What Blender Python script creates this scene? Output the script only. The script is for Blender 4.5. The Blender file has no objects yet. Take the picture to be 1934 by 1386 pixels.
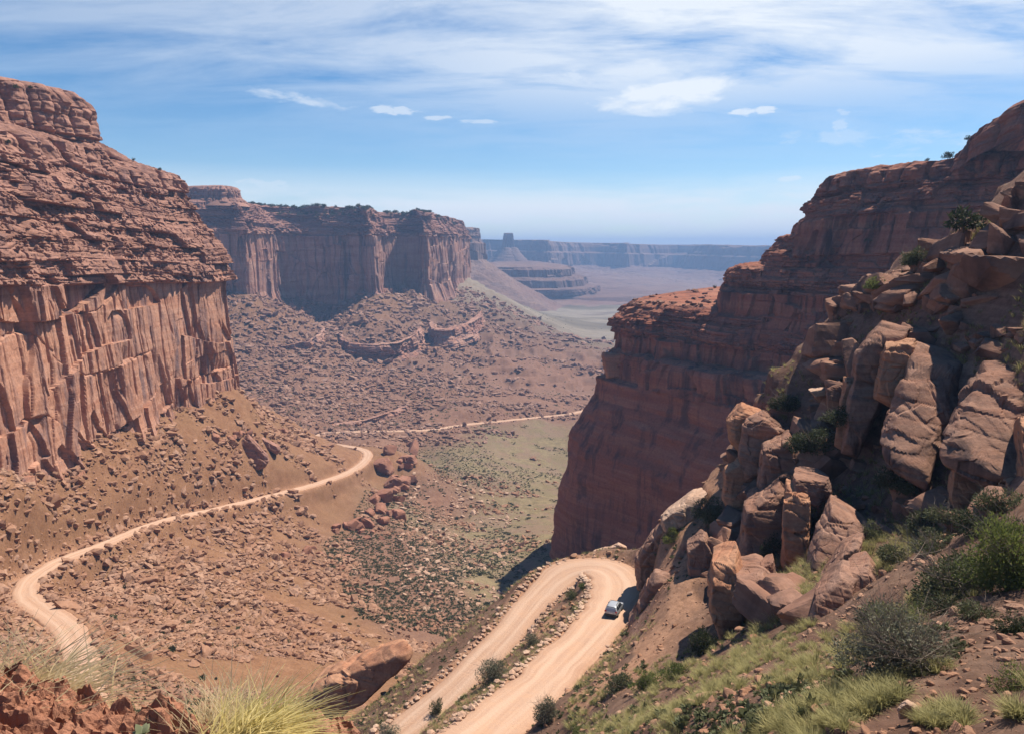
import bpy, bmesh, math, random, time
import numpy as np
from mathutils import Vector, Matrix
T0 = time.time()
rng = np.random.default_rng(7)
random.seed(7)
scn = bpy.context.scene
COL = scn.collection
f32 = np.float32
# ------------------------------------------------------------------ camera model
W0, H0, F0, PITCH = 1934.0, 1386.0, 1397.0, math.radians(9.07)
CP, SP = math.cos(PITCH), math.sin(PITCH)
def ray(u, v):
    xc = (u-W0/2)/F0; yc = -(v-H0/2)/F0
    return xc, CP+yc*SP, -SP+yc*CP
def PY(u, v, Y):
    d = ray(u, v); t = Y/d[1]
    return np.array([d[0]*t, Y, d[2]*t])
def PZ(u, v, z):
    d = ray(u, v); t = z/d[2]
    return np.array([d[0]*t, d[1]*t, z])
def kz(v):
    d = ray(0, v); return d[2]/d[1]

# ------------------------------------------------------------------ noise
def _h(ix, iy, iz, seed):
    h = (ix.astype(np.uint32)*np.uint32(374761393) ^ iy.astype(np.uint32)*np.uint32(668265263)
         ^ iz.astype(np.uint32)*np.uint32(2147483647-58) ^ np.uint32((seed*2654435761+12345) & 0xffffffff))
    h ^= h >> np.uint32(15); h *= np.uint32(2246822519); h ^= h >> np.uint32(13)
    h *= np.uint32(3266489917); h ^= h >> np.uint32(16)
    return h.astype(f32)*f32(1/4294967296.0)
def _i(a): return np.floor(a).astype(np.int64)
def h1(ix, seed):
    z = np.zeros_like(ix); return _h(ix, z, z, seed)
def h2(ix, iy, seed): return _h(ix, iy, np.zeros_like(ix), seed)
def vn2(x, y, seed=0):
    ix, iy = _i(x), _i(y); fx = (x-ix).astype(f32); fy = (y-iy).astype(f32)
    fx = fx*fx*fx*(fx*(fx*6-15)+10); fy = fy*fy*fy*(fy*(fy*6-15)+10)
    a, b, c, d = h2(ix, iy, seed), h2(ix+1, iy, seed), h2(ix, iy+1, seed), h2(ix+1, iy+1, seed)
    return ((a+(b-a)*fx)*(1-fy)+(c+(d-c)*fx)*fy)*2-1
def vn3(x, y, z, seed=0):
    iz = _i(z); fz = (z-iz).astype(f32); fz = fz*fz*(3-2*fz)
    ix, iy = _i(x), _i(y); fx = (x-ix).astype(f32); fy = (y-iy).astype(f32)
    fx = fx*fx*(3-2*fx); fy = fy*fy*(3-2*fy)
    def pl(k):
        a, b, c, d = _h(ix, iy, k, seed), _h(ix+1, iy, k, seed), _h(ix, iy+1, k, seed), _h(ix+1, iy+1, k, seed)
        return (a+(b-a)*fx)*(1-fy)+(c+(d-c)*fx)*fy
    p = pl(iz); q = pl(iz+1)
    return (p+(q-p)*fz)*2-1
def fbm2(x, y, o=4, seed=0, g=0.5):
    r = 0; a = 1.0; n = 0
    for k in range(o):
        r = r+a*vn2(x*2**k+17.3*k, y*2**k-9.1*k, seed+k); n += a; a *= g
    return r/n
def fbm3(x, y, z, o=4, seed=0, g=0.5):
    r = 0; a = 1.0; n = 0
    for k in range(o):
        r = r+a*vn3(x*2**k+17.3*k, y*2**k-9.1*k, z*2**k+3.7*k, seed+k); n += a; a *= g
    return r/n
def sst(a, b, x):
    t = np.clip((x-a)/(b-a), 0, 1); return t*t*(3-2*t)
def blocks(s, t, w, h, seed, warp=0.35):
    """random blocks in rows: value, second value, signed position in block, distance to the block's edge"""
    tt = t/h+warp*vn2(s/(w*6), t/(h*3), seed+11)+0.3*vn2(t*0+3.3, t/h*0.7, seed+12)
    r = _i(tt); ft = tt-r
    hr = h1(r, seed+1)
    ss = s/w*(0.6+0.9*hr)+hr*91+warp*vn2(s/(w*2), t/(h*1.5), seed+13)
    ss = ss+0.35*vn2(ss*0.9, hr*50, seed+14)
    c = _i(ss); fs = ss-c
    e = np.minimum(np.minimum(fs, 1-fs)*w, np.minimum(ft, 1-ft)*h)
    return h2(r, c, seed+2), h2(r, c, seed+3), fs-0.5, ft-0.5, e

# ------------------------------------------------------------------ mesh helpers
def mesh_np(name, V, Fq, mat=None, smooth=False, attrs=None):
    V = np.ascontiguousarray(V, dtype=f32).reshape(-1, 3)
    Fq = np.ascontiguousarray(Fq, dtype=np.int32)
    n = Fq.shape[1]
    me = bpy.data.meshes.new(name)
    me.vertices.add(len(V)); me.vertices.foreach_set("co", V.ravel())
    me.loops.add(Fq.size); me.loops.foreach_set("vertex_index", Fq.ravel())
    me.polygons.add(len(Fq)); me.polygons.foreach_set("loop_start", np.arange(0, Fq.size, n, dtype=np.int32))
    me.polygons.foreach_set("use_smooth", np.full(len(Fq), smooth))
    me.update(calc_edges=True)
    for k, a in (attrs or {}).items():
        if a.ndim == 2:
            at = me.attributes.new(k, 'FLOAT_COLOR', 'POINT'); at.data.foreach_set("color", np.ascontiguousarray(a, dtype=f32).ravel())
        else:
            at = me.attributes.new(k, 'FLOAT', 'POINT'); at.data.foreach_set("value", np.ascontiguousarray(a, dtype=f32))
    if mat: me.materials.append(mat)
    return me
def grid_faces(nr, nc, wrap=False):
    r = np.arange(nr-1)[:, None]; c = np.arange(nc if wrap else nc-1)[None, :]
    c1 = (c+1) % nc
    return np.stack([r*nc+c, r*nc+c1, (r+1)*nc+c1, (r+1)*nc+c], -1).reshape(-1, 4)
def link(name, me, parent=None, loc=None, rot=None, scale=None):
    o = bpy.data.objects.new(name, me); COL.objects.link(o)
    if parent: o.parent = parent
    if loc is not None: o.location = loc
    if rot is not None: o.rotation_euler = rot
    if scale is not None: o.scale = scale
    return o
def tag(o, label, cat, group=None, kind=None):
    o['label'] = label; o['category'] = cat
    if group: o['group'] = group
    if kind: o['kind'] = kind
    return o

# ------------------------------------------------------------------ node helpers
class NT:
    def __init__(s, tree): s.t = tree; s.n = tree.nodes; s.l = tree.links
    def new(s, typ, ins=None, **kw):
        n = s.n.new(typ)
        for k, v in kw.items(): setattr(n, k, v)
        for k, v in (ins or {}).items(): s.put(n.inputs[k], v)
        return n
    def put(s, sock, v):
        if isinstance(v, bpy.types.NodeSocket): s.l.new(v, sock)
        elif isinstance(v, bpy.types.Node): s.l.new(v.outputs[0], sock)
        else: sock.default_value = v
    def math(s, op, a, b=None, clamp=False):
        n = s.new('ShaderNodeMath', operation=op, use_clamp=clamp); s.put(n.inputs[0], a)
        if b is not None: s.put(n.inputs[1], b)
        return n.outputs[0]
    def mix(s, f, a, b, mode='MIX'):
        n = s.new('ShaderNodeMix', data_type='RGBA', blend_type=mode)
        s.put(n.inputs[0], f); s.put(n.inputs[6], c4(a)); s.put(n.inputs[7], c4(b)); return n.outputs[2]
    def ramp(s, f, stops, interp='LINEAR'):
        n = s.new('ShaderNodeValToRGB'); cr = n.color_ramp; cr.interpolation = interp
        while len(cr.elements) < len(stops): cr.elements.new(0.5)
        for e, (p, c) in zip(cr.elements, stops):
            e.position = p; e.color = c4(c) if not isinstance(c, (int, float)) else (c, c, c, 1)
        s.put(n.inputs[0], f); return n.outputs[0]
    def noise(s, vec, scale, detail=4, rough=0.55, dist=0.0, out=0):
        n = s.new('ShaderNodeTexNoise', {'Vector': vec, 'Scale': scale, 'Detail': detail, 'Roughness': rough, 'Distortion': dist})
        return n.outputs[out]
    def mapv(s, vec, scale=(1, 1, 1), loc=(0, 0, 0), rot=(0, 0, 0)):
        return s.new('ShaderNodeMapping', {'Vector': vec, 'Scale': scale, 'Location': loc, 'Rotation': rot}).outputs[0]
def c4(c):
    return (c[0], c[1], c[2], 1.0) if isinstance(c, (tuple, list)) and len(c) == 3 else c
def new_mat(name, rough=0.9, spec=0.15):
    m = bpy.data.materials.new(name); m.use_nodes = True
    t = NT(m.node_tree); b = t.n['Principled BSDF']
    b.inputs['Roughness'].default_value = rough; b.inputs['Specular IOR Level'].default_value = spec
    return m, t, b
def plain(name, col, rough=0.6, metal=0.0, spec=0.4, vary=0.12, scale=20.0):
    m, t, b = new_mat(name, rough, spec)
    co = t.new('ShaderNodeTexCoord').outputs['Object']
    n = t.noise(co, scale)
    c = t.mix(n, [x*(1-vary) for x in col], [min(1, x*(1+vary)) for x in col])
    t.put(b.inputs['Base Color'], c); b.inputs['Metallic'].default_value = metal
    return m
def rock_mat(name, cols, varnish=(0.10, 0.065, 0.06), v_amt=0.6, strata=0.35, sc=1.0, fine=1.0, bump=0.35, upper=None):
    """sandstone: bedded colour bands, dark varnish streaks running down, mottling"""
    m, t, b = new_mat(name, 0.92, 0.1)
    co = t.new('ShaderNodeTexCoord').outputs['Object']
    bed = t.noise(t.mapv(co, (0.012*sc, 0.012*sc, strata*sc)), 1.0, 5, 0.65)
    big = t.noise(co, 0.035*sc, 4, 0.6)
    base = t.ramp(bed, [(0.25, cols[0]), (0.45, cols[1]), (0.58, cols[2]), (0.75, cols[3])])
    base = t.mix(t.ramp(big, [(0.4, 0), (0.65, 0.55)]), base, cols[1])
    st = t.noise(t.mapv(co, (0.16*sc, 0.16*sc, 0.013*sc)), 1.0, 6, 0.62, 0.3)
    pat = t.noise(co, 0.05*sc, 3, 0.5)
    vf = t.math('MULTIPLY', t.ramp(st, [(0.47, 0), (0.61, 1)]), t.ramp(pat, [(0.40, 0.15), (0.58, 1)]))
    base = t.mix(t.math('MULTIPLY', vf, v_amt), base, varnish)
    if upper:
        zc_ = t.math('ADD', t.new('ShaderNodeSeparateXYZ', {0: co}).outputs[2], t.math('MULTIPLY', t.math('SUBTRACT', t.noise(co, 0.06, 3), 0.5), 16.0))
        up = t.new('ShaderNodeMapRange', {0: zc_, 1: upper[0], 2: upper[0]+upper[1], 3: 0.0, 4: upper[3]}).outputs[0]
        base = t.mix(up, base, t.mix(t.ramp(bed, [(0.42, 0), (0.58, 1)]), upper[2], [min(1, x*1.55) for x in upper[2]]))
    mo = t.noise(co, 0.9*sc*fine, 6, 0.7)
    base = t.mix(1.0, base, t.ramp(mo, [(0.25, (0.66, 0.64, 0.62)), (0.5, (0.97, 0.97, 0.97)), (0.75, (1.22, 1.2, 1.18))]), 'MULTIPLY')
    t.put(b.inputs['Base Color'], base)
    bn = t.new('ShaderNodeBump', {'Strength': bump, 'Distance': 0.6/sc/fine, 'Height': t.noise(co, 1.6*sc*fine, 7, 0.68)})
    t.put(b.inputs['Normal'], bn)
    return m

# ------------------------------------------------------------------ terrain
# control points: (u, v, Y, soil)  soil 0 red talus, 1 olive valley floor, 2 grey-brown far talus, 3 dark red-brown near slope
CTRL = [
 # foot of the left wall
 (-260, 1000, 170, 0), (0, 900, 243, 0), (150, 825, 310, 0), (300, 790, 378, 0), (460, 742, 472, 0), (-100, 930, 225, 0),
 # slope above the road
 (100, 950, 240, 0), (250, 900, 320, 0), (400, 860, 390, 0), (520, 830, 500, 0), (560, 850, 490, 0), (620, 850, 600, 0), (480, 770, 510, 0), (560, 800, 600, 0), (20, 1030, 212, 0), (-150, 1060, 190, 0),
 # below the road
 (700, 905, 545, 0), (760, 862, 594, 0), (792, 885, 690, 1), (640, 985, 450, 0), (700, 1000, 445, 2), (760, 950, 520, 1),
 (600, 1100, 324, 0), (800, 1100, 360, 2), (900, 1100, 385, 1), (950, 1080, 415, 1), (700, 1200, 270, 0), (780, 1180, 304, 2),
 (500, 1200, 236, 0), (400, 1200, 223, 0), (300, 1200, 209, 0), (200, 1150, 216, 0), (300, 1100, 256, 0), (400, 1050, 304, 0),
 (500, 1000, 371, 0), (550, 1300, 189, 0), (350, 1300, 169, 0), (200, 1330, 150, 0), (0, 1250, 160, 0), (-150, 1250, 150, 0),
 (140, 1075, 250, 0), (120, 1100, 238, 0), (160, 1110, 236, 0), (110, 1130, 219, 0), (250, 1050, 275, 0), (80, 1105, 226, 0),
 # valley floor
 (800, 950, 540, 2), (900, 1000, 500, 1), (1000, 1000, 496, 1), (1040, 1050, 440, 1), (850, 870, 690, 1), (950, 900, 651, 1), (1030, 830, 809, 1), (1060, 900, 690, 1),
 (700, 813, 755, 2), (900, 800, 828, 1), (1000, 790, 879, 1), (1125, 768, 977, 1), (620, 815, 745, 2),
 (640, 850, 690, 2), (740, 840, 700, 2),
 # far slope
 (700, 750, 900, 2), (560, 760, 820, 2), (800, 700, 1060, 2), (700, 662, 1130, 2), (700, 628, 1165, 2), (700, 600, 1230, 2), (600, 600, 1270, 2), (480, 570, 1150, 2), (480, 640, 1060, 2), (480, 700, 920, 2),
 (700, 556, 1340, 2), (600, 577, 1345, 2), (545, 562, 1330, 2), (770, 556, 1490, 2), (805, 556, 1440, 2), (890, 530, 1890, 2), (860, 580, 1520, 2), (760, 600, 1300, 2), (900, 640, 1300, 2), (380, 575, 1130, 2), (300, 640, 1000, 2), (330, 760, 800, 2),
 (950, 600, 1500, 2), (1000, 650, 1300, 2), (1100, 700, 1200, 2), (1100, 640, 1750, 1), (1050, 600, 2300, 1), (1150, 600, 2300, 1), (1000, 588, 2420, 1),
 (1130, 580, 2800, 1), (1100, 555, 3800, 1), (1200, 540, 4800, 1), (1300, 530, 5800, 1), (1000, 532, 5600, 1), (900, 545, 4500, 1), (700, 545, 4500, 1), (1600, 535, 5000, 1), (300, 540, 4500, 1), (1900, 540, 4500, 1),
 (1000, 517, 9000, 1), (300, 517, 9000, 1), (1700, 517, 9000, 1),
 # embankment of the lower road leg and the drop behind it
 (700, 1330, 96.5, 3), (800, 1240, 104.6, 3), (900, 1160, 112, 3), (620, 1380, 93, 3), (600, 1420, 90, 3), (980, 1098, 122, 3), (560, 1420, 92, 3),
 # hairpin
 (1100, 1045, 124, 3), (1160, 1034, 124, 3), (1195, 1042, 120, 3), (1050, 1062, 124, 3),
 # right-hand bank and slope
 (1210, 1110, 97, 3), (1200, 1160, 92, 3), (1165, 1230, 83, 3), (1130, 1275, 74, 3), (1272, 1098, 83.5, 3), (1290, 1150, 76, 3), (1270, 1225, 65.5, 3), (1226, 1052, 100.5, 3), (1248, 985, 103.5, 3), (1375, 938, 100, 3), (1300, 960, 105, 3),
 (1340, 1010, 93, 3), (1350, 1100, 80, 3), (1400, 900, 98, 3), (1450, 810, 99, 3), (1440, 765, 102, 3), (1520, 716, 100, 3), (1600, 640, 98, 3), (1590, 596, 118, 3), (1700, 503, 112, 3), (1770, 482, 108, 3), (1934, 338, 95, 3), (2100, 200, 85, 3),
 (1500, 900, 88, 3), (1550, 830, 92, 3), (1600, 950, 75, 3), (1700, 935, 70, 3), (1640, 760, 86, 3), (1720, 645, 84, 3), (1850, 655, 74, 3), (1830, 965, 60, 3), (1934, 500, 76, 3), (1850, 560, 79, 3), (1934, 645, 67, 3), (2050, 700, 58, 3), (2050, 420, 75, 3),
 (1450, 1050, 76, 3), (1380, 1180, 65, 3), (1250, 1265, 61, 3), (1150, 1295, 62.5, 3), (1040, 1356, 63, 3), (1060, 1400, 58, 3), (1550, 1150, 50, 3), (1550, 1050, 62, 3), (1700, 1080, 46, 3), (1850, 1000, 46, 3), (1934, 1100, 34, 3), (2050, 1000, 38, 3),
 (1300, 1335, 40, 3), (1400, 1280, 37, 3), (1500, 1250, 34, 3), (1600, 1280, 27, 3), (1700, 1200, 28, 3), (1850, 1220, 24, 3), (1934, 1300, 18.5, 3), (1600, 1386, 19, 3), (1400, 1386, 24, 3), (1200, 1386, 34, 3), (1100, 1430, 44, 3), (1900, 1390, 15.5, 3), (2050, 1300, 16, 3), (2050, 1150, 26, 3),
]
# points given in plan (x by column u at distance Y, height z): hidden ground
CTRLZ = [(580, 118, -102, 0), (700, 128, -100, 0), (800, 134, -100, 0), (900, 142, -104, 0), (1000, 152, -110, 0), (1080, 158, -108, 3), (1150, 156, -104, 3), (1230, 150, -96, 3),
 (800, 210, -138, 0), (950, 220, -150, 0), (1050, 260, -160, 1), (1150, 300, -172, 1), (1250, 330, -175, 1), (1400, 300, -160, 1),
 (1320, 146, -84, 3), (1400, 150, -70, 3), (1500, 150, -55, 3), (1600, 155, -42, 3), (1750, 150, -28, 3), (1934, 140, -12, 3), (2100, 130, 0, 3), (1600, 240, -70, 3), (1900, 220, -40, 3), (2300, 180, 0, 3),
 (700, 34, -46, 3), (450, 34, -48, 3), (100, 34, -50, 3), (-200, 40, -52, 3), (500, 70, -66, 3), (300, 75, -72, 3), (100, 90, -80, 3), (-200, 100, -86, 3), (500, 110, -90, 3), (300, 130, -90, 3),
 (1000, 24, -30, 3), (900, 45, -42, 3), (1250, 16, -19, 3), (1500, 12, -14, 3), (1900, 8, -7.5, 3), (2300, 7, -5, 3), (967, 8, -12, 3), (400, 8, -16, 3), (-100, 9, -18, 3),
 (400, 2200, -40, 2), (200, 1500, -60, 2), (0, 800, -60, 0), (-300, 500, -60, 0), (-600, 300, -60, 0),
 (1300, 1200, -190, 1), (1300, 800, -190, 1), (1700, 1500, -150, 1), (1300, 2000, -205, 1)]
# ------------------------------------------------------------------ roads
def catmull(P, step):
    P = np.array(P, float); P = np.vstack([2*P[0]-P[1], P, 2*P[-1]-P[-2]]); out = []
    for i in range(1, len(P)-2):
        a, b, c, d = P[i-1:i+3]; n = max(2, int(np.linalg.norm(c-b)/step))
        for t in np.arange(n)/n:
            out.append(0.5*((2*b)+(c-a)*t+(2*a-5*b+4*c-d)*t*t+(3*b-a-3*c+d)*t**3))
    out.append(P[-2]); return np.array(out)
def smooth_path(P, n):
    for _ in range(n):
        Q = P.copy(); Q[1:-1] = (P[:-2]+2*P[1:-1]+P[2:])/4; P = Q
    return P
# upper switchback
R1 = catmull([PZ(*p) for p in [(800, 1490, -46), (855, 1435, -46.6), (912, 1386, -47), (970, 1334, -47.6), (1030, 1280, -48.2), (1100, 1208, -49.2), (1140, 1165, -50), (1163, 1128, -50.8), (1166, 1098, -51.4), (1150, 1078, -51.9), (1124, 1069, -52.3), (1092, 1072, -52.8), (1058, 1086, -53.3), (1015, 1126, -54.2), (962, 1192, -55.2), (880, 1272, -56.6), (815, 1332, -57.8), (752, 1386, -58.8), (690, 1436, -60), (620, 1500, -61.5)]], 0.8)
# road under the left wall
R2 = catmull([PZ(*p) for p in [(230, 1440, -88), (180, 1360, -90.5), (160, 1300, -92), (150, 1230, -95), (120, 1180, -98), (72, 1145, -100.5), (46, 1118, -103), (62, 1092, -105), (110, 1060, -108), (200, 1025, -113.5), (300, 985, -121.5), (400, 962, -131), (500, 938, -140.5), (600, 912, -151), (660, 890, -159), (690, 868, -165), (692, 852, -169), (668, 844, -172)]]+[(-150, 650, -176), (-185, 690, -182)]+[PZ(*p) for p in [(610, 818, -188), (700, 814, -189.5), (800, 812, -191.5), (860, 804, -196), (900, 799, -198), (1000, 789, -204), (1080, 780, -207), (1125, 768, -210), (1160, 758, -212)]], 1.6)
_c0 = [np.append(PY(u, v, Y), s) for u, v, Y, s in CTRL]
for u, Y, z, s in CTRLZ:
    _c0.append(np.array([(u-W0/2)/F0*Y, Y, z, s]))
for P, st, s in ((R1, 16, 3), (R2, 16, 0)):
    for p in P[8::st]:
        _c0.append(np.append(p, (2 if p[1] > 700 else 0) if s == 0 else 3))
_c = np.array(_c0)
def qco(x, y):
    r = np.hypot(x, y); return np.arctan2(x, y), np.log(np.maximum(r, 1.0))*0.62
CA, CR = qco(_c[:, 0], _c[:, 1])
RB = 0.02
def kern(a, r, a2, r2): return np.sqrt((a-a2)**2+(r-r2)**2+RB*RB)
_K = -kern(CA[:, None], CR[:, None], CA[None], CR[None])+np.eye(len(CA))*2e-3
_A = np.concatenate([np.concatenate([_K, np.ones((len(CA), 1))], 1), np.append(np.ones(len(CA)), 0)[None]], 0)
_onehot = np.eye(4)[_c[:, 3].astype(int)]
# heights are fitted as slope (z / distance), which is even across near and far
_rc = np.hypot(_c[:, 0], _c[:, 1])
_rhs = np.concatenate([np.concatenate([(_c[:, 2]/_rc)[:, None], _onehot], 1), np.zeros((1, 5))], 0)
_Wt = np.linalg.solve(_A, _rhs)
def base_field(A, R):
    sh = A.shape; A = A.ravel(); Rr = np.log(np.maximum(R.ravel(), 1.0))*0.62
    out = np.empty((len(A), 5))
    for i in range(0, len(A), 20000):
        k = -kern(A[i:i+20000, None], Rr[i:i+20000, None], CA[None], CR[None])
        out[i:i+20000] = k@_Wt[:-1]+_Wt[-1]
    return out.reshape(sh+(5,))
# polar grid: dense inside the view, coarse round the back
AZ = np.concatenate([np.radians(np.arange(-180, -44, 4.0)), np.radians(np.linspace(-44, 44, 1250)), np.radians(np.arange(48, 180.1, 4.0))])
LR = np.linspace(math.log(5.0), math.log(12500.0), 1120)
NR, NA = len(LR), len(AZ)
# base field on a coarser grid, then bilinear
ca = np.concatenate([np.radians(np.arange(-180, -44, 12.0)), np.radians(np.linspace(-44, 44, 300)), np.radians(np.arange(48, 180.1, 12.0))])
cl = np.linspace(LR[0], LR[-1], 300)
Ag, Lg = np.meshgrid(ca, cl)
Cf = base_field(Ag, np.exp(Lg)); Cf[..., 0] *= np.exp(Lg)
def bil(Fld, xs, ys, X, Y):
    i = np.clip(np.searchsorted(xs, X)-1, 0, len(xs)-2); j = np.clip(np.searchsorted(ys, Y)-1, 0, len(ys)-2)
    fx = np.clip((X-xs[i])/(xs[i+1]-xs[i]), 0, 1); fy = np.clip((Y-ys[j])/(ys[j+1]-ys[j]), 0, 1)
    if Fld.ndim == 3: fx = fx[..., None]; fy = fy[..., None]
    return (Fld[j, i]*(1-fx)+Fld[j, i+1]*fx)*(1-fy)+(Fld[j+1, i]*(1-fx)+Fld[j+1, i+1]*fx)*fy
AA, LL = np.meshgrid(AZ, LR)
RR = np.exp(LL)
fld = bil(Cf, ca, cl, AA, LL)
X = RR*np.sin(AA); Yg = RR*np.cos(AA); Z = fld[..., 0].copy()
soil = np.clip(fld[..., 1:], 0, None)**1.5; soil /= soil.sum(-1, keepdims=True)+1e-6
back = sst(math.radians(50), math.radians(80), np.abs(AA))
Z = Z*(1-back)+back*np.minimum(Z, -6-0.02*RR)
def widths(P):
    if P is R2: return np.full(len(P), 3.3)
    k = np.linspace(0, 1, len(P)); return np.interp(k, [0, .34, .44, .5, .57, .68, 1], [3.0, 2.9, 3.7, 4.2, 3.3, 2.25, 2.3])
ROADS = [(R1, widths(R1), 3.0), (R2, widths(R2), 6.0)]
near_road = []
for P, hw, bl in ROADS:
    best = np.full(Z.shape, 1e3); bz = np.zeros(Z.shape)
    pa = np.arctan2(P[:, 0], P[:, 1]); pr = np.hypot(P[:, 0], P[:, 1])
    for k in range(0, len(P)):
        rad = 26.0
        i0, i1 = np.searchsorted(LR, [math.log(max(pr[k]-rad, 5.1)), math.log(pr[k]+rad)])
        da = rad/pr[k]; j0, j1 = np.searchsorted(AZ, [pa[k]-da, pa[k]+da])
        if i1 <= i0 or j1 <= j0: continue
        d = np.maximum(np.hypot(X[i0:i1, j0:j1]-P[k, 0], Yg[i0:i1, j0:j1]-P[k, 1])-hw[k], -20)
        m = d < best[i0:i1, j0:j1]
        best[i0:i1, j0:j1][m] = d[m]; bz[i0:i1, j0:j1][m] = P[k, 2]
    best = np.maximum(best, 0); near_road.append((best, bz))
calm = 0.12+0.88*sst(0, 20, np.minimum(near_road[0][0], near_road[1][0]))
# relief
rs = soil[..., 0]; gs = soil[..., 2]; vs = soil[..., 1]; ns = soil[..., 3]
def rid(n): return 1-np.abs(n)
Zb = Z.copy(); Zb0 = Z.copy()
Z += 6*fbm2(X/130, Yg/130, 3, 5)*sst(250, 700, RR)*sst(9000, 3000, RR)
gul = rid(fbm2(X/160+0.15*Yg/40, Yg/34, 3, 31))**2
Z += (gul-0.5)*(-2.4)*rs*sst(150, 320, RR)*sst(900, 600, RR)
gul2 = rid(fbm2(X/75, Yg/210, 4, 33))
Z += (gul2-0.65)*22*gs*sst(900, 1150, RR)*sst(2300, 1600, RR)
Z += 1.4*fbm2(X/22, Yg/22, 4, 7)*sst(60, 250, RR)*(0.35+rs+gs+0.3*vs)
Z += 0.55*fbm2(X/6, Yg/6, 4, 9)*sst(14, 60, RR)*(0.5+0.7*rs+0.6*gs)
Z += 0.16*fbm2(X/1.5, Yg/1.5, 4, 10)*sst(160, 40, RR)
rk = ns*sst(38, 62, Yg)*sst(20, 34, X+0.12*Yg)*sst(150, 125, RR)
Z += rk*(2.6*fbm2(X/16, Yg/16, 4, 12)+1.3*(rid(fbm2(X/7, Yg/7, 4, 13))-0.6))
wq = 1.6*fbm2(X/22, Yg/22, 3, 14)
q_ = (Z+wq)/4.2; fl = np.floor(q_); fr_ = q_-fl
Z += rk*0.75*((fl+np.clip((fr_-0.5)*4.5+0.5, 0, 1))*4.2-wq-Z)*sst(-0.2, 0.2, fbm2(X/26+4, Yg/26, 3, 15))
nk = ns*sst(12, 22, RR)*sst(75, 45, RR)*sst(2, 6, X)
Z += nk*(0.35*fbm2(X/3.2, Yg/3.2, 4, 16)+0.18*(rid(fbm2(X/1.6, Yg/1.6, 3, 17))-0.6))
# ledges cropping out of the far slope and valley (thin beds stand proud)
def terrace(z, h, k): 
    q = z/h; i = np.floor(q); f = q-i
    return (i+np.clip((f-0.5)*k+0.5, 0, 1))*h
lw = fbm2(X/90, Yg/90, 3, 41)
zt = terrace(Z+2.5*lw, 9.0, 3.2)-2.5*lw
Z += (zt-Z)*np.clip(gs*1.3, 0, 1)*sst(650, 800, RR)*sst(2300, 1700, RR)*sst(-0.35, 0.25, fbm2(X/140+5, Yg/140, 3, 44))*0.85
zt = terrace(Z+1.2*lw, 3.5, 2.6)-1.2*lw
Z += (zt-Z)*np.clip(rs+0.5*gs, 0, 1)*sst(0.0, 0.4, fbm2(X/60+9, Yg/60, 3, 46))*sst(120, 200, RR)*sst(700, 600, RR)*0.7

_pk = R1[:int(len(R1)*0.47)]; _bx = np.interp(Yg, _pk[:, 1][np.argsort(_pk[:, 1])], _pk[:, 0][np.argsort(_pk[:, 1])])
Zb += 0.6*sst(3.6, 7.5, X-_bx)*sst(22, 11, X-_bx)*sst(70, 80, Yg)*sst(107, 98, Yg)*(RR < 150)
Z = Zb+(Z-Zb0)*calm
rdist = np.full(Z.shape, 1e3); uphill = np.zeros(Z.shape)
for (P, hw, bl), (best, bz) in zip(ROADS, near_road):
    cell = RR*0.0045
    w = sst(bl, np.minimum(cell*0.7, bl*0.6), best)
    drop = (0.28+RR*0.0012)
    if P is R1: uphill = np.where(best < 25, Z-bz, 0)
    Z = Z*(1-w)+(bz-drop*sst(cell+0.4, 0, best))*w
    rdist = np.minimum(rdist, best)
def hz(x, y):
    """height of the finished ground"""
    x = np.asarray(x, float); y = np.asarray(y, float)
    return bil(Z, AZ, LR, np.arctan2(x, y), np.log(np.maximum(np.hypot(x, y), 5.01)))
def hsoil(x, y):
    return bil(soil, AZ, LR, np.arctan2(x, y), np.log(np.maximum(np.hypot(x, y), 5.01)))
def hroad(x, y):
    return bil(rdist, AZ, LR, np.arctan2(x, y), np.log(np.maximum(np.hypot(x, y), 5.01)))
def on_ground(u, v, y0=6.0, y1=6000.0):
    """first point of the ground on a view ray (used only to find where the photo shows a thing standing)"""
    ys = np.exp(np.linspace(math.log(y0), math.log(y1), 6000)); d = ray(u, v); t = ys/d[1]
    below = d[2]*t < hz(d[0]*t, ys)
    if not below.any(): return None
    i = int(np.argmax(below)); Y = ys[i]
    x = d[0]*Y/d[1]; return np.array([x, Y, float(hz(x, Y))])
print('terrain', round(time.time()-T0, 1))

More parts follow.
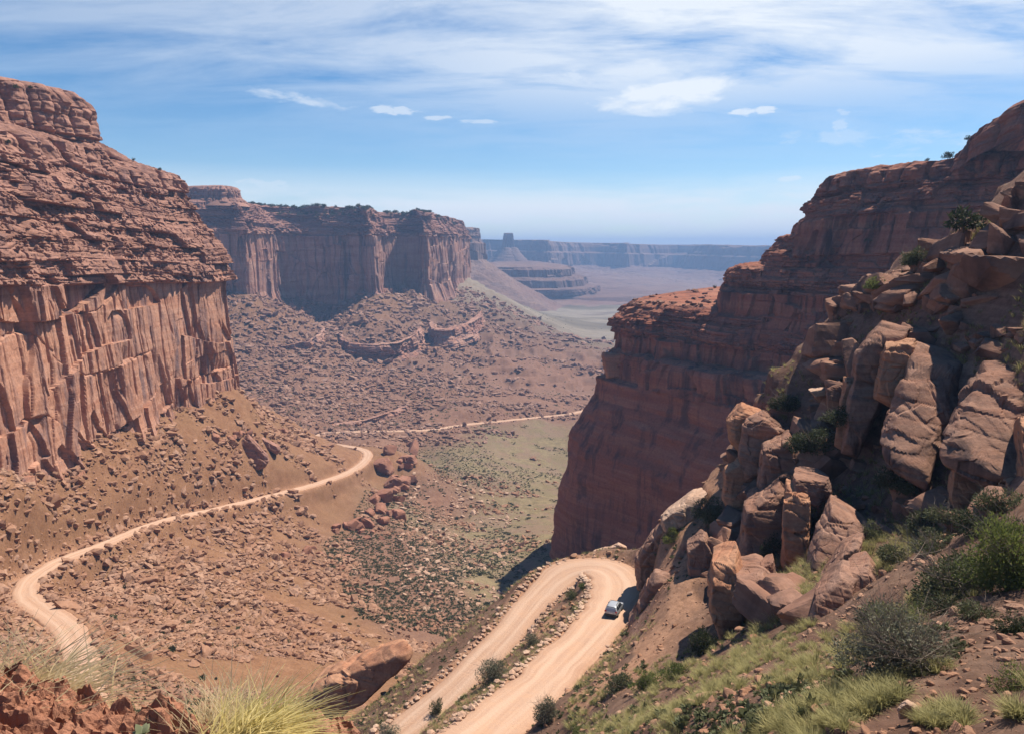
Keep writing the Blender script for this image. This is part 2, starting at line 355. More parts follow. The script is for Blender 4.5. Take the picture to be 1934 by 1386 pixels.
def ground_material():
    m, t, b = new_mat('desert_ground', 0.95, 0.08)
    co = t.new('ShaderNodeTexCoord').outputs['Object']
    at = t.new('ShaderNodeAttribute', attribute_name='soil')
    sep = t.new('ShaderNodeSeparateColor', {'Color': at.outputs['Color']})
    big = t.noise(co, 0.02, 5, 0.65); mid = t.noise(co, 0.15, 6, 0.7); fin = t.noise(co, 1.3, 6, 0.75)
    red = t.mix(t.ramp(mid, [(0.35, 0), (0.65, 1)]), (0.19, 0.092, 0.049), (0.28, 0.15, 0.085))
    red = t.mix(t.ramp(big, [(0.42, 0), (0.62, 0.7)]), red, (0.215, 0.118, 0.064))
    olive = t.mix(t.ramp(mid, [(0.35, 0), (0.6, 1)]), (0.155, 0.118, 0.062), (0.25, 0.19, 0.108))
    olive = t.mix(t.ramp(big, [(0.45, 0), (0.6, 0.8)]), olive, (0.195, 0.148, 0.085))
    olive = t.mix(t.ramp(t.noise(co, 0.045, 7, 0.72, 0.6), [(0.47, 0), (0.56, 0.85)]), olive, (0.22, 0.145, 0.10))
    olive = t.mix(t.ramp(t.noise(t.mapv(co, (1, 1, 1), (40, 10, 0)), 0.3, 6, 0.75), [(0.55, 0), (0.66, 0.8)]), olive, (0.085, 0.08, 0.045))
    grey = t.mix(t.ramp(mid, [(0.35, 0), (0.65, 1)]), (0.175, 0.088, 0.057), (0.25, 0.14, 0.095))
    grey = t.mix(t.ramp(big, [(0.45, 0), (0.6, 0.7)]), grey, (0.20, 0.115, 0.08))
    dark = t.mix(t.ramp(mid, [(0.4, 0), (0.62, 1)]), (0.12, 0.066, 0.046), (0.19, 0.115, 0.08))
    geo = t.new('ShaderNodeSeparateXYZ', {0: t.new('ShaderNodeNewGeometry').outputs['Normal']})
    bed = t.noise(t.mapv(co, (0.05, 0.05, 0.9)), 1.0, 5, 0.65)
    ledge_c = t.ramp(bed, [(0.3, (0.14, 0.07, 0.05)), (0.5, (0.22, 0.12, 0.085)), (0.68, (0.30, 0.18, 0.13))])
    dark = t.mix(t.ramp(geo.outputs[2], [(0.60, 1), (0.74, 0)]), dark, ledge_c)
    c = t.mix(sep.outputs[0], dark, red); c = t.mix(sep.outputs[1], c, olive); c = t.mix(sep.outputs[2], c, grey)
    rd = t.new('ShaderNodeAttribute', attribute_name='spoil')
    c = t.mix(rd.outputs['Fac'], c, (0.42, 0.23, 0.14))
    pa = t.new('ShaderNodeAttribute', attribute_name='plain')
    far = t.noise(t.mapv(co, (0.0012, 0.004, 0.004)), 1.0, 6, 0.65)
    c = t.mix(pa.outputs['Fac'], c, t.ramp(far, [(0.36, (0.11, 0.09, 0.065)), (0.5, (0.17, 0.14, 0.10)), (0.6, (0.27, 0.225, 0.17)), (0.68, (0.14, 0.105, 0.08))]))
    c = t.mix(1.0, c, t.ramp(fin, [(0.3, (0.6, 0.58, 0.55)), (0.5, (0.97, 0.97, 0.97)), (0.72, (1.3, 1.3, 1.28))]), 'MULTIPLY')
    t.put(b.inputs['Base Color'], c)
    t.put(b.inputs['Normal'], t.new('ShaderNodeBump', {'Strength': 0.4, 'Distance': 0.5, 'Height': t.noise(co, 1.1, 8, 0.75)}))
    return m
M_ground = ground_material()
fade = sst(1150, 2000, RR)[..., None]
redtop = (sst(-150, -95, Z)*gs*sst(900, 1000, RR)*0.8)[..., None]
col = np.concatenate([soil[..., :3]*(1-fade)*(1-redtop)+redtop*np.array([1.0, 0, 0]), np.ones(soil.shape[:2]+(1,))], -1)
plain_w = sst(1150, 2000, RR)
spoil = np.maximum(sst(3.0, 0.0, rdist)*0.8, 0.75*sst(15, 9, rdist)*sst(0.8, 2.0, uphill)*sst(0.45, 0.6, 0.5+fbm2(X/9, Yg/9, 4, 61)+0.08))
V = np.stack([X, Yg, Z], -1).reshape(-1, 3)
me = mesh_np('ground', V, grid_faces(NR, NA), M_ground, True, {'soil': col.reshape(-1, 4), 'spoil': spoil.ravel(), 'plain': plain_w.ravel()})
# close the middle under the ledge
ground = tag(link('ground', me), 'red and olive desert ground of the canyon, from the near slope to the far plain', 'ground', kind='structure')

def gsm(a, sig):
    if sig < 0.5: return a
    k = int(sig*3)+1; g = np.exp(-0.5*(np.arange(-k, k+1)/sig)**2); g /= g.sum()
    ap = np.pad(a, [(k, k)]+[(0, 0)]*(a.ndim-1), mode='edge')
    return np.stack([np.convolve(ap[:, j], g, 'valid') for j in range(a.shape[1])], 1) if a.ndim == 2 else np.convolve(ap, g, 'valid')
def road_material():
    m, t, b = new_mat('packed_dirt', 0.95, 0.08)
    co = t.new('ShaderNodeTexCoord').outputs['Object']
    uv = t.new('ShaderNodeAttribute', attribute_name='across')
    al = t.new('ShaderNodeAttribute', attribute_name='along')
    v = t.new('ShaderNodeCombineXYZ', {'X': t.math('MULTIPLY', uv.outputs['Fac'], 5.0), 'Y': t.math('MULTIPLY', al.outputs['Fac'], 0.05)})
    rut = t.noise(v, 1.0, 5, 0.6, 0.2)
    c = t.mix(t.ramp(rut, [(0.36, 0), (0.62, 1)]), (0.41, 0.25, 0.17), (0.49, 0.325, 0.23))
    c = t.mix(t.ramp(t.noise(co, 0.5, 6, 0.7), [(0.45, 0), (0.7, 0.7)]), c, (0.50, 0.30, 0.19))
    wv = t.math('ABSOLUTE', t.math('SUBTRACT', t.math('ABSOLUTE', uv.outputs['Fac']), t.math('ADD', 0.42, t.math('MULTIPLY', t.math('SUBTRACT', t.noise(t.mapv(co, (.06, .06, .06)), 1.0, 2), .5), 0.5))))
    c = t.mix(t.math('MULTIPLY', t.ramp(wv, [(0.05, 1), (0.2, 0)]), 0.55), c, (0.53, 0.365, 0.265))
    c = t.mix(t.math('MULTIPLY', t.ramp(t.math('ABSOLUTE', uv.outputs['Fac']), [(0.7, 0), (1.0, 1)]), t.noise(co, 1.2, 4)), c, (0.36, 0.2, 0.125))
    t.put(b.inputs['Base Color'], c)
    t.put(b.inputs['Normal'], t.new('ShaderNodeBump', {'Strength': 0.5, 'Distance': 0.2, 'Height': t.noise(co, 3.0, 6, 0.7)}))
    return m
M_road = road_material()
def road(P, hw, label, seed):
    P = smooth_path(P, 6); hw = gsm(hw, 5)[:, None]
    T = np.gradient(P[:, :2], axis=0); T /= np.linalg.norm(T, axis=1, keepdims=True)
    N = np.stack([T[:, 1], -T[:, 0]], 1)
    al = np.concatenate([[0], np.cumsum(np.linalg.norm(np.diff(P, axis=0), axis=1))])
    a = np.concatenate([[-1.35, -1.12], np.linspace(-1, 1, 15), [1.12, 1.35]])
    wob = 1+0.13*vn2(al/7, al*0, seed)[:, None]*np.sign(a)[None]+0.10*vn2(al/2.5, al*0, seed+1)[:, None]
    off = a[None]*hw*wob
    xy = P[:, None, :2]+N[:, None]*off[..., None]
    zz = P[:, 2:3]+0.0*off-0.04*np.cos(np.abs(a)*math.pi*2)[None]+0.05*fbm2(xy[..., 0]/1.7, xy[..., 1]/1.7, 3, seed)
    zz += np.where(np.abs(a) > 1.2, -1.6, np.where(np.abs(a) > 1.05, -0.12, 0))[None]
    V = np.concatenate([xy, zz[..., None]], -1).reshape(-1, 3)
    me = mesh_np('dirt_road', V, grid_faces(len(P), len(a)), M_road, True, {'across': np.broadcast_to(a, off.shape).ravel().copy(), 'along': np.repeat(al, len(a))})
    return tag(link('dirt_road', me), label, 'dirt road', kind='structure')
road(R1, ROADS[0][1], 'pale dirt road doubling back on itself in a hairpin below the right-hand slope', 3)
road(R2, ROADS[1][1], 'pale dirt track winding under the left cliff and on across the valley', 5)

# ------------------------------------------------------------------ cliffs
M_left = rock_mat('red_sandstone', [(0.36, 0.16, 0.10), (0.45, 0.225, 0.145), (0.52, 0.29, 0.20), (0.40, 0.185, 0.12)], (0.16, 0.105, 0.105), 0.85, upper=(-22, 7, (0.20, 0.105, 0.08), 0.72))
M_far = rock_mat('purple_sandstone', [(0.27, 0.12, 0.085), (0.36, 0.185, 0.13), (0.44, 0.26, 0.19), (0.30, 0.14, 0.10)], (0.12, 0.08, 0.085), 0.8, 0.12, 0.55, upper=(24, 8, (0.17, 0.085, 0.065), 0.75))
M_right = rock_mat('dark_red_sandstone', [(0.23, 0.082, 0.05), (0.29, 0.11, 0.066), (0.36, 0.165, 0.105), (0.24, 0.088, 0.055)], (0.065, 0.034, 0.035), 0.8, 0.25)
M_dist = rock_mat('distant_rock', [(0.14, 0.075, 0.06), (0.19, 0.11, 0.085), (0.24, 0.155, 0.12), (0.16, 0.09, 0.07)], (0.09, 0.06, 0.06), 0.5, 0.03, 0.12)
def resample(P, ds):
    P = np.array(P, float); L = np.concatenate([[0], np.cumsum(np.linalg.norm(np.diff(P[:, :2], axis=0), axis=1))])
    n = max(4, int(L[-1]/ds)); s = np.linspace(0, L[-1], n)
    return s, np.stack([np.interp(s, L, P[:, k]) for k in range(P.shape[1])], 1)
def cliff(name, pts, prof, ds, dn, seed, mat, label, zones, smooth_m=6.0, nsm=8.0, scale=1.0, amp=1.0, cat='cliff', kind='structure', terr=(0, 0), zwob=0.0, flat=True, back=None):
    """a rock wall along a plan line (outer side on its right): prof = (height, setback) from foot to cap,
    zones = (from height, to height, kind of rock)"""
    s, P = resample(pts, ds)
    xy = gsm(P[:, :2], smooth_m/ds); dzs = gsm(P[:, 2], smooth_m/ds) if P.shape[1] > 2 else np.zeros(len(s))
    sbf = gsm(P[:, 3], smooth_m/ds) if P.shape[1] > 3 else np.ones(len(s))
    T = np.gradient(xy, axis=0); T /= np.linalg.norm(T, axis=1, keepdims=True)+1e-9
    N = gsm(np.stack([T[:, 1], -T[:, 0]], 1), nsm/ds); N /= np.linalg.norm(N, axis=1, keepdims=True)+1e-9
    pr = np.array([tuple(p)+(1.0,)*(3-len(p)) for p in prof], float); seg = np.linalg.norm(np.diff(pr[:, :2], axis=0), axis=1)
    w = pr[1:, 2] if pr.shape[1] > 2 else np.ones(len(seg))
    L = np.concatenate([[0], np.cumsum(seg*w)]); n = int(L[-1]/dn)+2; q = np.linspace(0, L[-1], n)
    z = np.interp(q, L, pr[:, 0]); 
    Zg = np.repeat(z[:, None], len(s), 1); Sg = np.repeat(s[None], n, 0); Q = np.repeat(np.interp(q, L, L)[:, None], len(s), 1)
    zw = zwob*(vn2(Sg/(60*scale), Sg*0, seed+90)+0.6*vn2(Sg/(15*scale), Sg*0, seed+91)+0.3*vn2(Sg/(5*scale), Zg/(20*scale), seed+92)) if zwob else 0.0
    zz = Zg+zw
    sb = np.interp(q, L, pr[:, 1])[:, None]*np.ones_like(Sg)
    if terr[0]:
        # break the setback into ledges of uneven height
        h = terr[0]; wq = q/h+0.8*vn2(q/h*0.8, q*0, seed+50)
        wg = wq[:, None]+0.5*vn2(Sg/(25*scale), Zg/(12*scale), seed+51)
        i = np.floor(wg); f = wg-i; fi = np.clip((f-0.8)/0.2, 0, 1)
        qt = Q+((i+fi)-wg)*h
        sbt = np.interp(np.clip(qt, 0, L[-1]).ravel(), L, pr[:, 1]).reshape(sb.shape)
        k = np.zeros_like(sb)
        for z0, z1, kd in zones:
            if kd == 'ledge': k = np.maximum(k, sst(z0-0.5, z0+0.5, Zg)*sst(z1+0.5, z1-0.5, Zg))
        sb = sb*(1-k*terr[1])+sbt*k*terr[1]
    sb = np.where(sb > 0, sb*sbf[None], sb)
    d = np.zeros_like(Sg); dv = np.zeros_like(Sg); c = scale
    for z0, z1, kd in zones:
        m = sst(z0-0.4*c, z0+0.4*c, zz)*sst(z1+0.4*c, z1-0.4*c, zz)
        if m.max() <= 0: continue
        if kd == 'wall':
            mk = sst(-0.25, 0.3, fbm2(Sg/(38*c), zz/(45*c), 3, seed+60))
            a, a2, fs, ft, e = blocks(Sg, zz, 26*c, 80*c, seed+1, 0.7)
            x = (a-0.5)*5.0*c+fs*(a2-0.5)*6.5*c
            b, b2, fs, ft, e2 = blocks(Sg, zz, 8.0*c, 30*c, seed+2, 0.8)
            x += ((b-0.5)*1.2*c+fs*(b2-0.5)*1.5*c-ft*(b-0.4)*0.3*c)*(0.2+0.8*mk)
            g, g2, fs, ft, e3 = blocks(Sg, zz, 2.2*c, 16*c, seed+3, 0.8)
            x += ((g-0.5)*0.7+fs*(g2-0.5)*0.9)*c*(0.08+0.92*mk*sst(-0.2, 0.3, fbm2(Sg/(14*c), zz/(22*c), 2, seed+65)))
            x += np.where((b2 > 0.78), -2.6, 0)*c*sst(0.1, 0.9, e2/c)*mk
            ov = blocks(Sg, zz, 19*c, 24*c, seed+61, 0.9)     # fallen panels leave arched hollows
            arch = 1-(2*np.abs(ov[2]))**2.2-(ov[3]+0.5)*0.9
            x -= np.where(ov[0] > 0.55, 2.0*c*sst(0.0, 0.10, arch), 0)
            x += 4.0*c*fbm2(Sg/(45*c), zz/(160*c), 3, seed+4)+0.3*c*fbm2(Sg/(2.2*c), zz/(4*c), 4, seed+5)
            x -= 0.6*c*np.exp(-(e2/(0.35*c))**2)*mk
            for w_, sd_ in ((9.0, 66), (4.5, 67)):
                q_ = Sg/(w_*c)+0.25*vn2(Sg/(w_*c), zz/(30*c), seed+sd_)+0.05*vn2(Sg/(2*c), zz/(5*c), seed+sd_+5)
                x -= (1.3 if w_ > 5 else 0.4)*c*np.exp(-((q_-np.round(q_))*w_/0.55)**2)*sst(-0.1, 0.15, vn2(np.round(q_)*7.3, zz/(28*c), seed+sd_+7))
        elif kd == 'ledge':
            a, a2, fs, ft, e = blocks(Sg, zz, 19*c, 8.0*c, seed+6, 0.35)
            x = (a-0.5)*4.2*c+fs*(a2-0.5)*4.0*c-ft*1.2*c
            b, b2, fs, ft, e2 = blocks(Sg, zz, 6.5*c, 3.2*c, seed+7, 0.4)
            mk = sst(-0.35, 0.25, fbm2(Sg/(30*c), zz/(9*c), 3, seed+62))
            x += ((b-0.5)*2.0*c+fs*(b2-0.5)*2.0*c-np.where(b2 > 0.84, 1.7*c, 0))*(0.3+0.7*mk)
            g, g2, fs, ft, e3 = blocks(Sg, zz, 2.3*c, 1.1*c, seed+8, 0.4)
            x += ((g-0.5)*1.1*c+fs*(g2-0.5)*0.6*c-np.where(g2 > 0.88, 0.9*c, 0))*(0.3+0.7*mk)-0.35*c*np.exp(-(e2/(0.25*c))**2)
            lay = zz/(3.0*c)+0.6*vn2(Sg/(35*c), zz/(12*c), seed+63); li = _i(lay)
            x += (h1(li, seed+64)-0.5)*1.1*c*(0.4+0.6*mk)
            x += 3.5*c*fbm2(Sg/(40*c), zz/(60*c), 3, seed+9)
        elif kd == 'smooth':
            x = 8.0*c*fbm2(Sg/(60*c), zz/(30*c), 3, seed+10)+1.6*c*fbm2(Sg/(30*c), zz/(7*c), 3, seed+12)+0.35*c*fbm2(Sg/(4*c), zz/(1.6*c), 4, seed+13)
            fl = blocks(Sg, zz, 26*c, 17*c, seed+14, 0.6)
            x += (fl[0]-0.5)*1.7*c*sst(0.0, 3.0, fl[4]/c)
        elif kd == 'dome':
            st = Sg/(11*c)+0.5*vn2(Sg/(20*c), zz/(30*c), seed+15)
            f = st-np.floor(st); x = 3.2*c*(np.sqrt(np.clip(1-(2*f-1)**2, 0, 1))-0.6)+4*c*(h1(_i(st), seed+16)-0.5)
            bb = blocks(Sg, zz, 9*c, 7*c, seed+23, 0.6); x += (bb[0]-0.5)*2.6*c*sst(0, 0.8, bb[4]/c)+bb[2]*(bb[1]-0.5)*2.5*c
            x += 1.8*c*fbm2(Sg/(9*c), zz/(4*c), 3, seed+17)+0.5*c*fbm2(Sg/(2*c), zz/(2*c), 3, seed+18)
        else:
            x = 1.2*c*fbm2(Sg/(9*c), (zz+sb)/(9*c), 4, seed+19)
            dv += m*(1.1*c*fbm2(Sg/(7*c), (sb)/(7*c), 4, seed+20)+0.6*c*fbm2(Sg/(2*c), sb/(2*c), 3, seed+21))
        d += m*x*amp
    off = d-sb
    V = np.stack([xy[None, :, 0]+N[None, :, 0]*off, xy[None, :, 1]+N[None, :, 1]*off, zz+dzs[None]+dv], -1)
    if back is not None:
        nb = 10; k = (np.linspace(0, 1, nb+1)[1:]**1.5)[:, None, None]
        ex = V[-1][None]+k*np.array(back)[None, None]; ex[..., 2] = ex[..., 2]*(1-k[..., 0])+k[..., 0]*(np.median(V[-1][:, 2])+back[2])
        ex[..., 2] += 0.5*scale*fbm2(ex[..., 0]/(9*scale), ex[..., 1]/(9*scale), 3, seed+70)
        V = np.concatenate([V, ex]); n += nb
    me = mesh_np(name, V.reshape(-1, 3), grid_faces(n, len(s)), mat, not flat)
    o = link(name, me); tag(o, label, cat, None, kind)
    o['_v'] = 0; del o['_v']
    return o, V
def UY(u, Y, v=693):
    p = PY(u, v, Y); return (p[0], p[1])
# near left wall
LW = [(-160, 130, 10, 1), (-168, 190, 9, 1), (-173, 243, 8, 1), (-183, 310, 5, 1), (-184, 378, 3, 1), (-179, 440, 0, 1), (-175, 470, 0, 1), (-183, 492, 0, 1), (-215, 508, 0, 1), (-300, 518, 0, 1)]
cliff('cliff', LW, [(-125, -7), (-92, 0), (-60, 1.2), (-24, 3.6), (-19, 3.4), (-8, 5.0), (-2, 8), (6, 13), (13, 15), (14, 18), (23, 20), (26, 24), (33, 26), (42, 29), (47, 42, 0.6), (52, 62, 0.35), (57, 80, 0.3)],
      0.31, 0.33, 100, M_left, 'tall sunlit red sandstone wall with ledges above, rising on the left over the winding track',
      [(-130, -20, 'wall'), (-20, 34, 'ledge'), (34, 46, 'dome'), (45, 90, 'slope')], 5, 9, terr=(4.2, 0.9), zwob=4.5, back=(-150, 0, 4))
# knob on the left rim
cliff('rock_knob', [(-380, 250), (-290, 290), (-245, 335), (-224, 375), (-217, 398), (-226, 414), (-262, 424), (-360, 430)], [(40, -8), (52, -2), (60, 0), (70, 1), (75, 3), (79, 8), (80.5, 16, 0.5)],
      0.5, 0.45, 140, M_left, 'rounded jointed sandstone knob crowning the rim above the left wall', [(56, 84, 'dome'), (40, 57, 'ledge')], 5, 6, cat='rock knob', terr=(3, 0.5), back=(-120, -60, 0))
# far left headland with buttresses
FW = [UY(340, 1120), UY(395, 1150), UY(440, 1162), UY(470, 1160), UY(487, 1172), UY(505, 1215), UY(525, 1270), UY(543, 1328), UY(560, 1350), UY(600, 1352), UY(640, 1356), UY(680, 1350), UY(700, 1325), UY(712, 1330), UY(728, 1390), UY(748, 1475), UY(760, 1498), UY(790, 1490), UY(803, 1440), UY(815, 1460), UY(835, 1560), UY(862, 1710), UY(888, 1890), UY(893, 1960), UY(880, 2050), UY(820, 2150)]
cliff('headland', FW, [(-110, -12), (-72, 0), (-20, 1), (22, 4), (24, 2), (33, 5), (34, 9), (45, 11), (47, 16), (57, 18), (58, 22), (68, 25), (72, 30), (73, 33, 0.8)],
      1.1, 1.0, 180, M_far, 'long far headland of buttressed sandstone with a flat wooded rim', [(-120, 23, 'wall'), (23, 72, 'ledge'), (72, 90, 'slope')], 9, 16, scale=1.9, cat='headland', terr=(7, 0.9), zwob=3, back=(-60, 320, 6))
cliff('rock_knob', [UY(330, 1230), UY(380, 1195), UY(430, 1185), UY(462, 1200), UY(474, 1225), UY(470, 1290), UY(430, 1330)], [(66, -14), (76, -4), (80, 0), (92, 3), (97, 8), (99, 16, 0.5)],
      1.0, 0.9, 220, M_left, 'low pinkish rounded bench of rock standing on the far headland rim', [(72, 110, 'dome')], 6, 8, cat='rock knob', back=(-30, 90, -2))
# right-hand spur, in tiers
SB = [(150, 640), (95, 560), (52, 500), (31, 462), (26, 443), (31, 424), (46, 402), (80, 356), (130, 292), (190, 222), (250, 150)]
SB = [(x, y, 0, s) for (x, y), s in zip(SB, [1, 1, 1, 1, 1, 1, .85, .75, .75, .8, .8])]
cliff('cliff', SB, [(-240, -14), (-190, 0), (-159, 4.6), (-125, 9), (-109, 12.5), (-98, 20), (-89, 28), (-80, 29), (-64, 29), (-61, 31), (-59.5, 36, 0.5)],
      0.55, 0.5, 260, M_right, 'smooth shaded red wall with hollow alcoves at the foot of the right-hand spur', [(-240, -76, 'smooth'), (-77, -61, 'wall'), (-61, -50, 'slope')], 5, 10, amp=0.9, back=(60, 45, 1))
def inward(P, k, i0=0):
    P = np.array(P, float)[i0:]; xy = P[:, :2]; T = np.gradient(xy, axis=0); T /= np.linalg.norm(T, axis=1, keepdims=True)
    return [(p[0]-k*t[1], p[1]+k*t[0]) for p, t in zip(xy, T)]
T2 = [(160, 600), (110, 540), (76, 490), (64, 460), (61, 443), (67, 428), (100, 384), (145, 326), (205, 250), (270, 165)]
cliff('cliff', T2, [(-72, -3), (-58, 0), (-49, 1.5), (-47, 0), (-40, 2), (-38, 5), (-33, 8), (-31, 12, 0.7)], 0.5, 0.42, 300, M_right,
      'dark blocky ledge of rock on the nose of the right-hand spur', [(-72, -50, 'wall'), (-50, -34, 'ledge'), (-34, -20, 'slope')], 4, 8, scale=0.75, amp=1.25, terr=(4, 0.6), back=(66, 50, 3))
T3 = [(190, 560), (150, 490), (122, 430), (111, 402), (108, 391), (113, 380), (136, 350), (170, 305), (225, 235), (285, 160)]
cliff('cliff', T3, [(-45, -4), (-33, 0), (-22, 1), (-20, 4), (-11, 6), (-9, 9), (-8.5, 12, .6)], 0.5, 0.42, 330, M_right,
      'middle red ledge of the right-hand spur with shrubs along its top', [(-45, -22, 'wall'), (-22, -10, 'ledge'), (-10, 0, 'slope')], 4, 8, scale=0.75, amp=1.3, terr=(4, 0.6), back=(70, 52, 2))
T4 = [(215, 530), (170, 470), (140, 415), (129, 388), (128, 374), (136, 362), (158, 332), (185, 296), (240, 222), (300, 150)]
cliff('cliff', T4, [(-20, -6), (-9, 0), (-2, 2), (0, 6), (6, 8), (7, 12)], 0.5, 0.42, 360, M_right,
      'upper red ledge of the right-hand spur below its topmost wall', [(-20, 5, 'ledge'), (5, 20, 'slope')], 4, 8, amp=1.1, terr=(3.5, 0.6), back=(70, 52, 2))
T5 = [(240, 520), (190, 455), (155, 405), (142, 378), (141, 366), (150, 352), (170, 326), (200, 288), (250, 215), (310, 140)]
T5 = [(x, y, z) for (x, y), z in zip(T5, [0, 0, 0, 0, 0, 2, 3, 4, 6, 8])]
cliff('cliff', T5, [(-5, -4), (5, 0), (12, 1.5), (15, 5), (22, 6.5), (24, 10), (32, 12), (35, 16), (35.5, 19, .6)], 0.5, 0.42, 390, M_right,
      'topmost dark wall of the right-hand spur, stepping down to the valley', [(-5, 13, 'wall'), (13, 27, 'ledge'), (27, 35, 'dome'), (35, 50, 'slope')], 4, 8, scale=0.8, amp=1.3, terr=(4, 0.6), back=(70, 52, 2))
T6 = [(290, 440), (230, 380), (196, 335), (186, 312), (190, 300), (215, 268), (265, 205), (325, 130)]
T6 = [(x, y, z) for (x, y), z in zip(T6, [0, 0, 0, 3, 9, 23, 34, 40])]
cliff('cliff', T6, [(30, -4), (38, 0), (44, 2), (46, 6), (47, 10, .6)], 0.5, 0.42, 420, M_right,
      'highest rounded rim of the right-hand spur at the edge of the photo', [(30, 46, 'dome'), (46, 60, 'slope')], 4, 8, amp=0.9, back=(70, 52, 2))
# beds cropping out of the far slope
def band(pts, h, seed, label, mat, ds, scale, cap=14, tilt=0.35):
    P = [PY(u, v, Y) for u, v, Y in pts]; z = [p[2] for p in P]
    cliff('rock_ledge', [(p[0], p[1], p[2], 1) for p in P], [(-h*1.8, -h*0.5), (-h, -1), (-h*0.3, 0.5), (0, 2), (1.5, cap*0.4, 0.6), (-cap*tilt, cap, 0.4)], ds, ds*0.9, seed, mat, label, [(-3*h, 0.4, 'ledge'), (0.4, 9, 'slope')], ds*3, ds*6, scale=scale, cat='rock ledge', terr=(h*0.4, 0.5))
band([(415, 668, 1010), (450, 660, 1030), (520, 658, 1035), (590, 645, 1050), (612, 632, 1100), (618, 620, 1160)], 19, 450, 'dark rock ledge low on the far slope, leftmost of three', M_far, 1.2, 1.5)
band([(632, 618, 1180), (636, 635, 1120), (648, 648, 1088), (700, 652, 1078), (755, 648, 1092), (792, 632, 1135), (800, 618, 1200)], 20, 470, 'dark rock ledge on the far slope, middle one of three', M_far, 1.2, 1.5)
band([(812, 608, 1250), (818, 622, 1190), (850, 622, 1200), (885, 612, 1260), (905, 598, 1350), (915, 588, 1450)], 17, 490, 'dark rock ledge on the far slope, rightmost and smallest of three', M_far, 1.2, 1.5)
band([(596, 806, 760), (640, 803, 775), (690, 796, 792), (735, 782, 815), (775, 768, 860)], 11, 510, 'low broken ledge just above the distant stretch of track', M_far, 0.9, 0.9)
# distance
def ring(u, Y, rad, n=28, seed=0, asp=1.0):
    c = np.array(UY(u, Y)); a = np.linspace(0, 2*math.pi, n)+2.0
    r = rad*(1+0.18*np.sin(3*a+seed)+0.1*np.sin(5*a+2*seed))
    return [(c[0]+q*math.cos(t)*asp, c[1]+q*math.sin(t)) for q, t in zip(r, a)]
cliff('headland', [UY(700, 2500), UY(860, 2650), UY(905, 2700), UY(915, 2780), UY(912, 3000), UY(880, 3200)], [(-235, -330), (-120, -120), (-42, -4), (-40, 0), (20, 4), (25, 12), (74, 22), (76, 34)], 4, 3.5, 560, M_dist,
      'hazy second headland just beyond the long wooded one', [(-240, -42, 'slope'), (-42, 22, 'wall'), (22, 76, 'ledge')], 15, 40, scale=4, cat='headland', back=(-200, 500, 5))
def butte(u, Y, rad, z0, z1, zt, tal, seed, label, asp=1.0):
    cliff('butte', ring(u, Y, rad, 40, seed, asp), [(zt, -tal), ((zt+z0)*0.45, -tal*0.35), (z0, -4), (z0+2, 0), ((z0+z1)/2, 5), (z1-4, 9), (z1, 18), (z1, rad*0.8, .4)], 5, 4, seed, M_dist, label, [(zt-5, z0, 'slope'), (z0, z1-1, 'wall')], 6, 10, scale=3.5, cat='butte')
butte(959, 4400, 42, 6, 90, -150, 190, 580, 'lone square-topped butte on a cone of scree beyond the canyon mouth')
cliff('mesa', [UY(500, 3300), UY(850, 3200), UY(930, 3120), UY(1000, 3080), UY(1040, 3120), UY(1075, 3250), UY(1085, 3500), UY(1060, 3900)], [(-236, -230), (-205, -120), (-200, -112), (-165, -105), (-160, -60), (-130, -52), (-118, 0), (-88, 6), (-80, 30), (-76, 45)], 4.5, 3.5, 600, M_dist,
      'dark stepped mesa spreading over the plain behind the headland', [(-240, -205, 'slope'), (-204, -165, 'ledge'), (-164, -130, 'wall'), (-129, -118, 'slope'), (-117, -80, 'wall')], 20, 40, scale=4, cat='mesa', back=(-200, 500, 12))
FM = []
for i, u in enumerate(np.linspace(200, 2300, 46)):
    Yq = 5000+170*math.sin(i*1.7)+420*math.sin(i*0.6+1)+(150 if i % 3 else -150); FM.append(UY(u, Yq)+(0,))
FM = [(x, y, 24-0.0235*x) for x, y, _ in FM]
cliff('plateau', FM, [(-330, -3300, .5), (-312, -2500, .5), (-300, -2480), (-275, -2450), (-262, -1500, .5), (-250, -1480), (-215, -1440), (-205, -800, .6), (-140, -60), (-130, 0), (-40, 15), (-36, 40), (0, 50), (28, 70), (32, 100)], 14, 11, 640, M_dist,
      'long blue plateau closing the horizon with cliffs above scree', [(-330, -300, 'slope'), (-300, -275, 'wall'), (-275, -250, 'slope'), (-250, -215, 'wall'), (-215, -132, 'slope'), (-130, 30, 'wall')], 60, 120, scale=9, cat='plateau', back=(0, 2500, 0))
print('cliffs', round(time.time()-T0, 1))

# ------------------------------------------------------------------ placing things where the photo shows them
_dg = None
def pick(u, v):
    """where the photo's view ray meets what is built so far"""
    global _dg
    if _dg is None: _dg = bpy.context.evaluated_depsgraph_get()
    d = Vector(ray(u, v)).normalized()
    r = scn.ray_cast(_dg, Vector((0, 0, 0)), d)
    return np.array(r[1]) if r[0] else None
def drop_on(x, y, z=400):
    global _dg
    if _dg is None: _dg = bpy.context.evaluated_depsgraph_get()
    r = scn.ray_cast(_dg, Vector((x, y, z)), Vector((0, 0, -1)))
    return np.array(r[1]) if r[0] else None

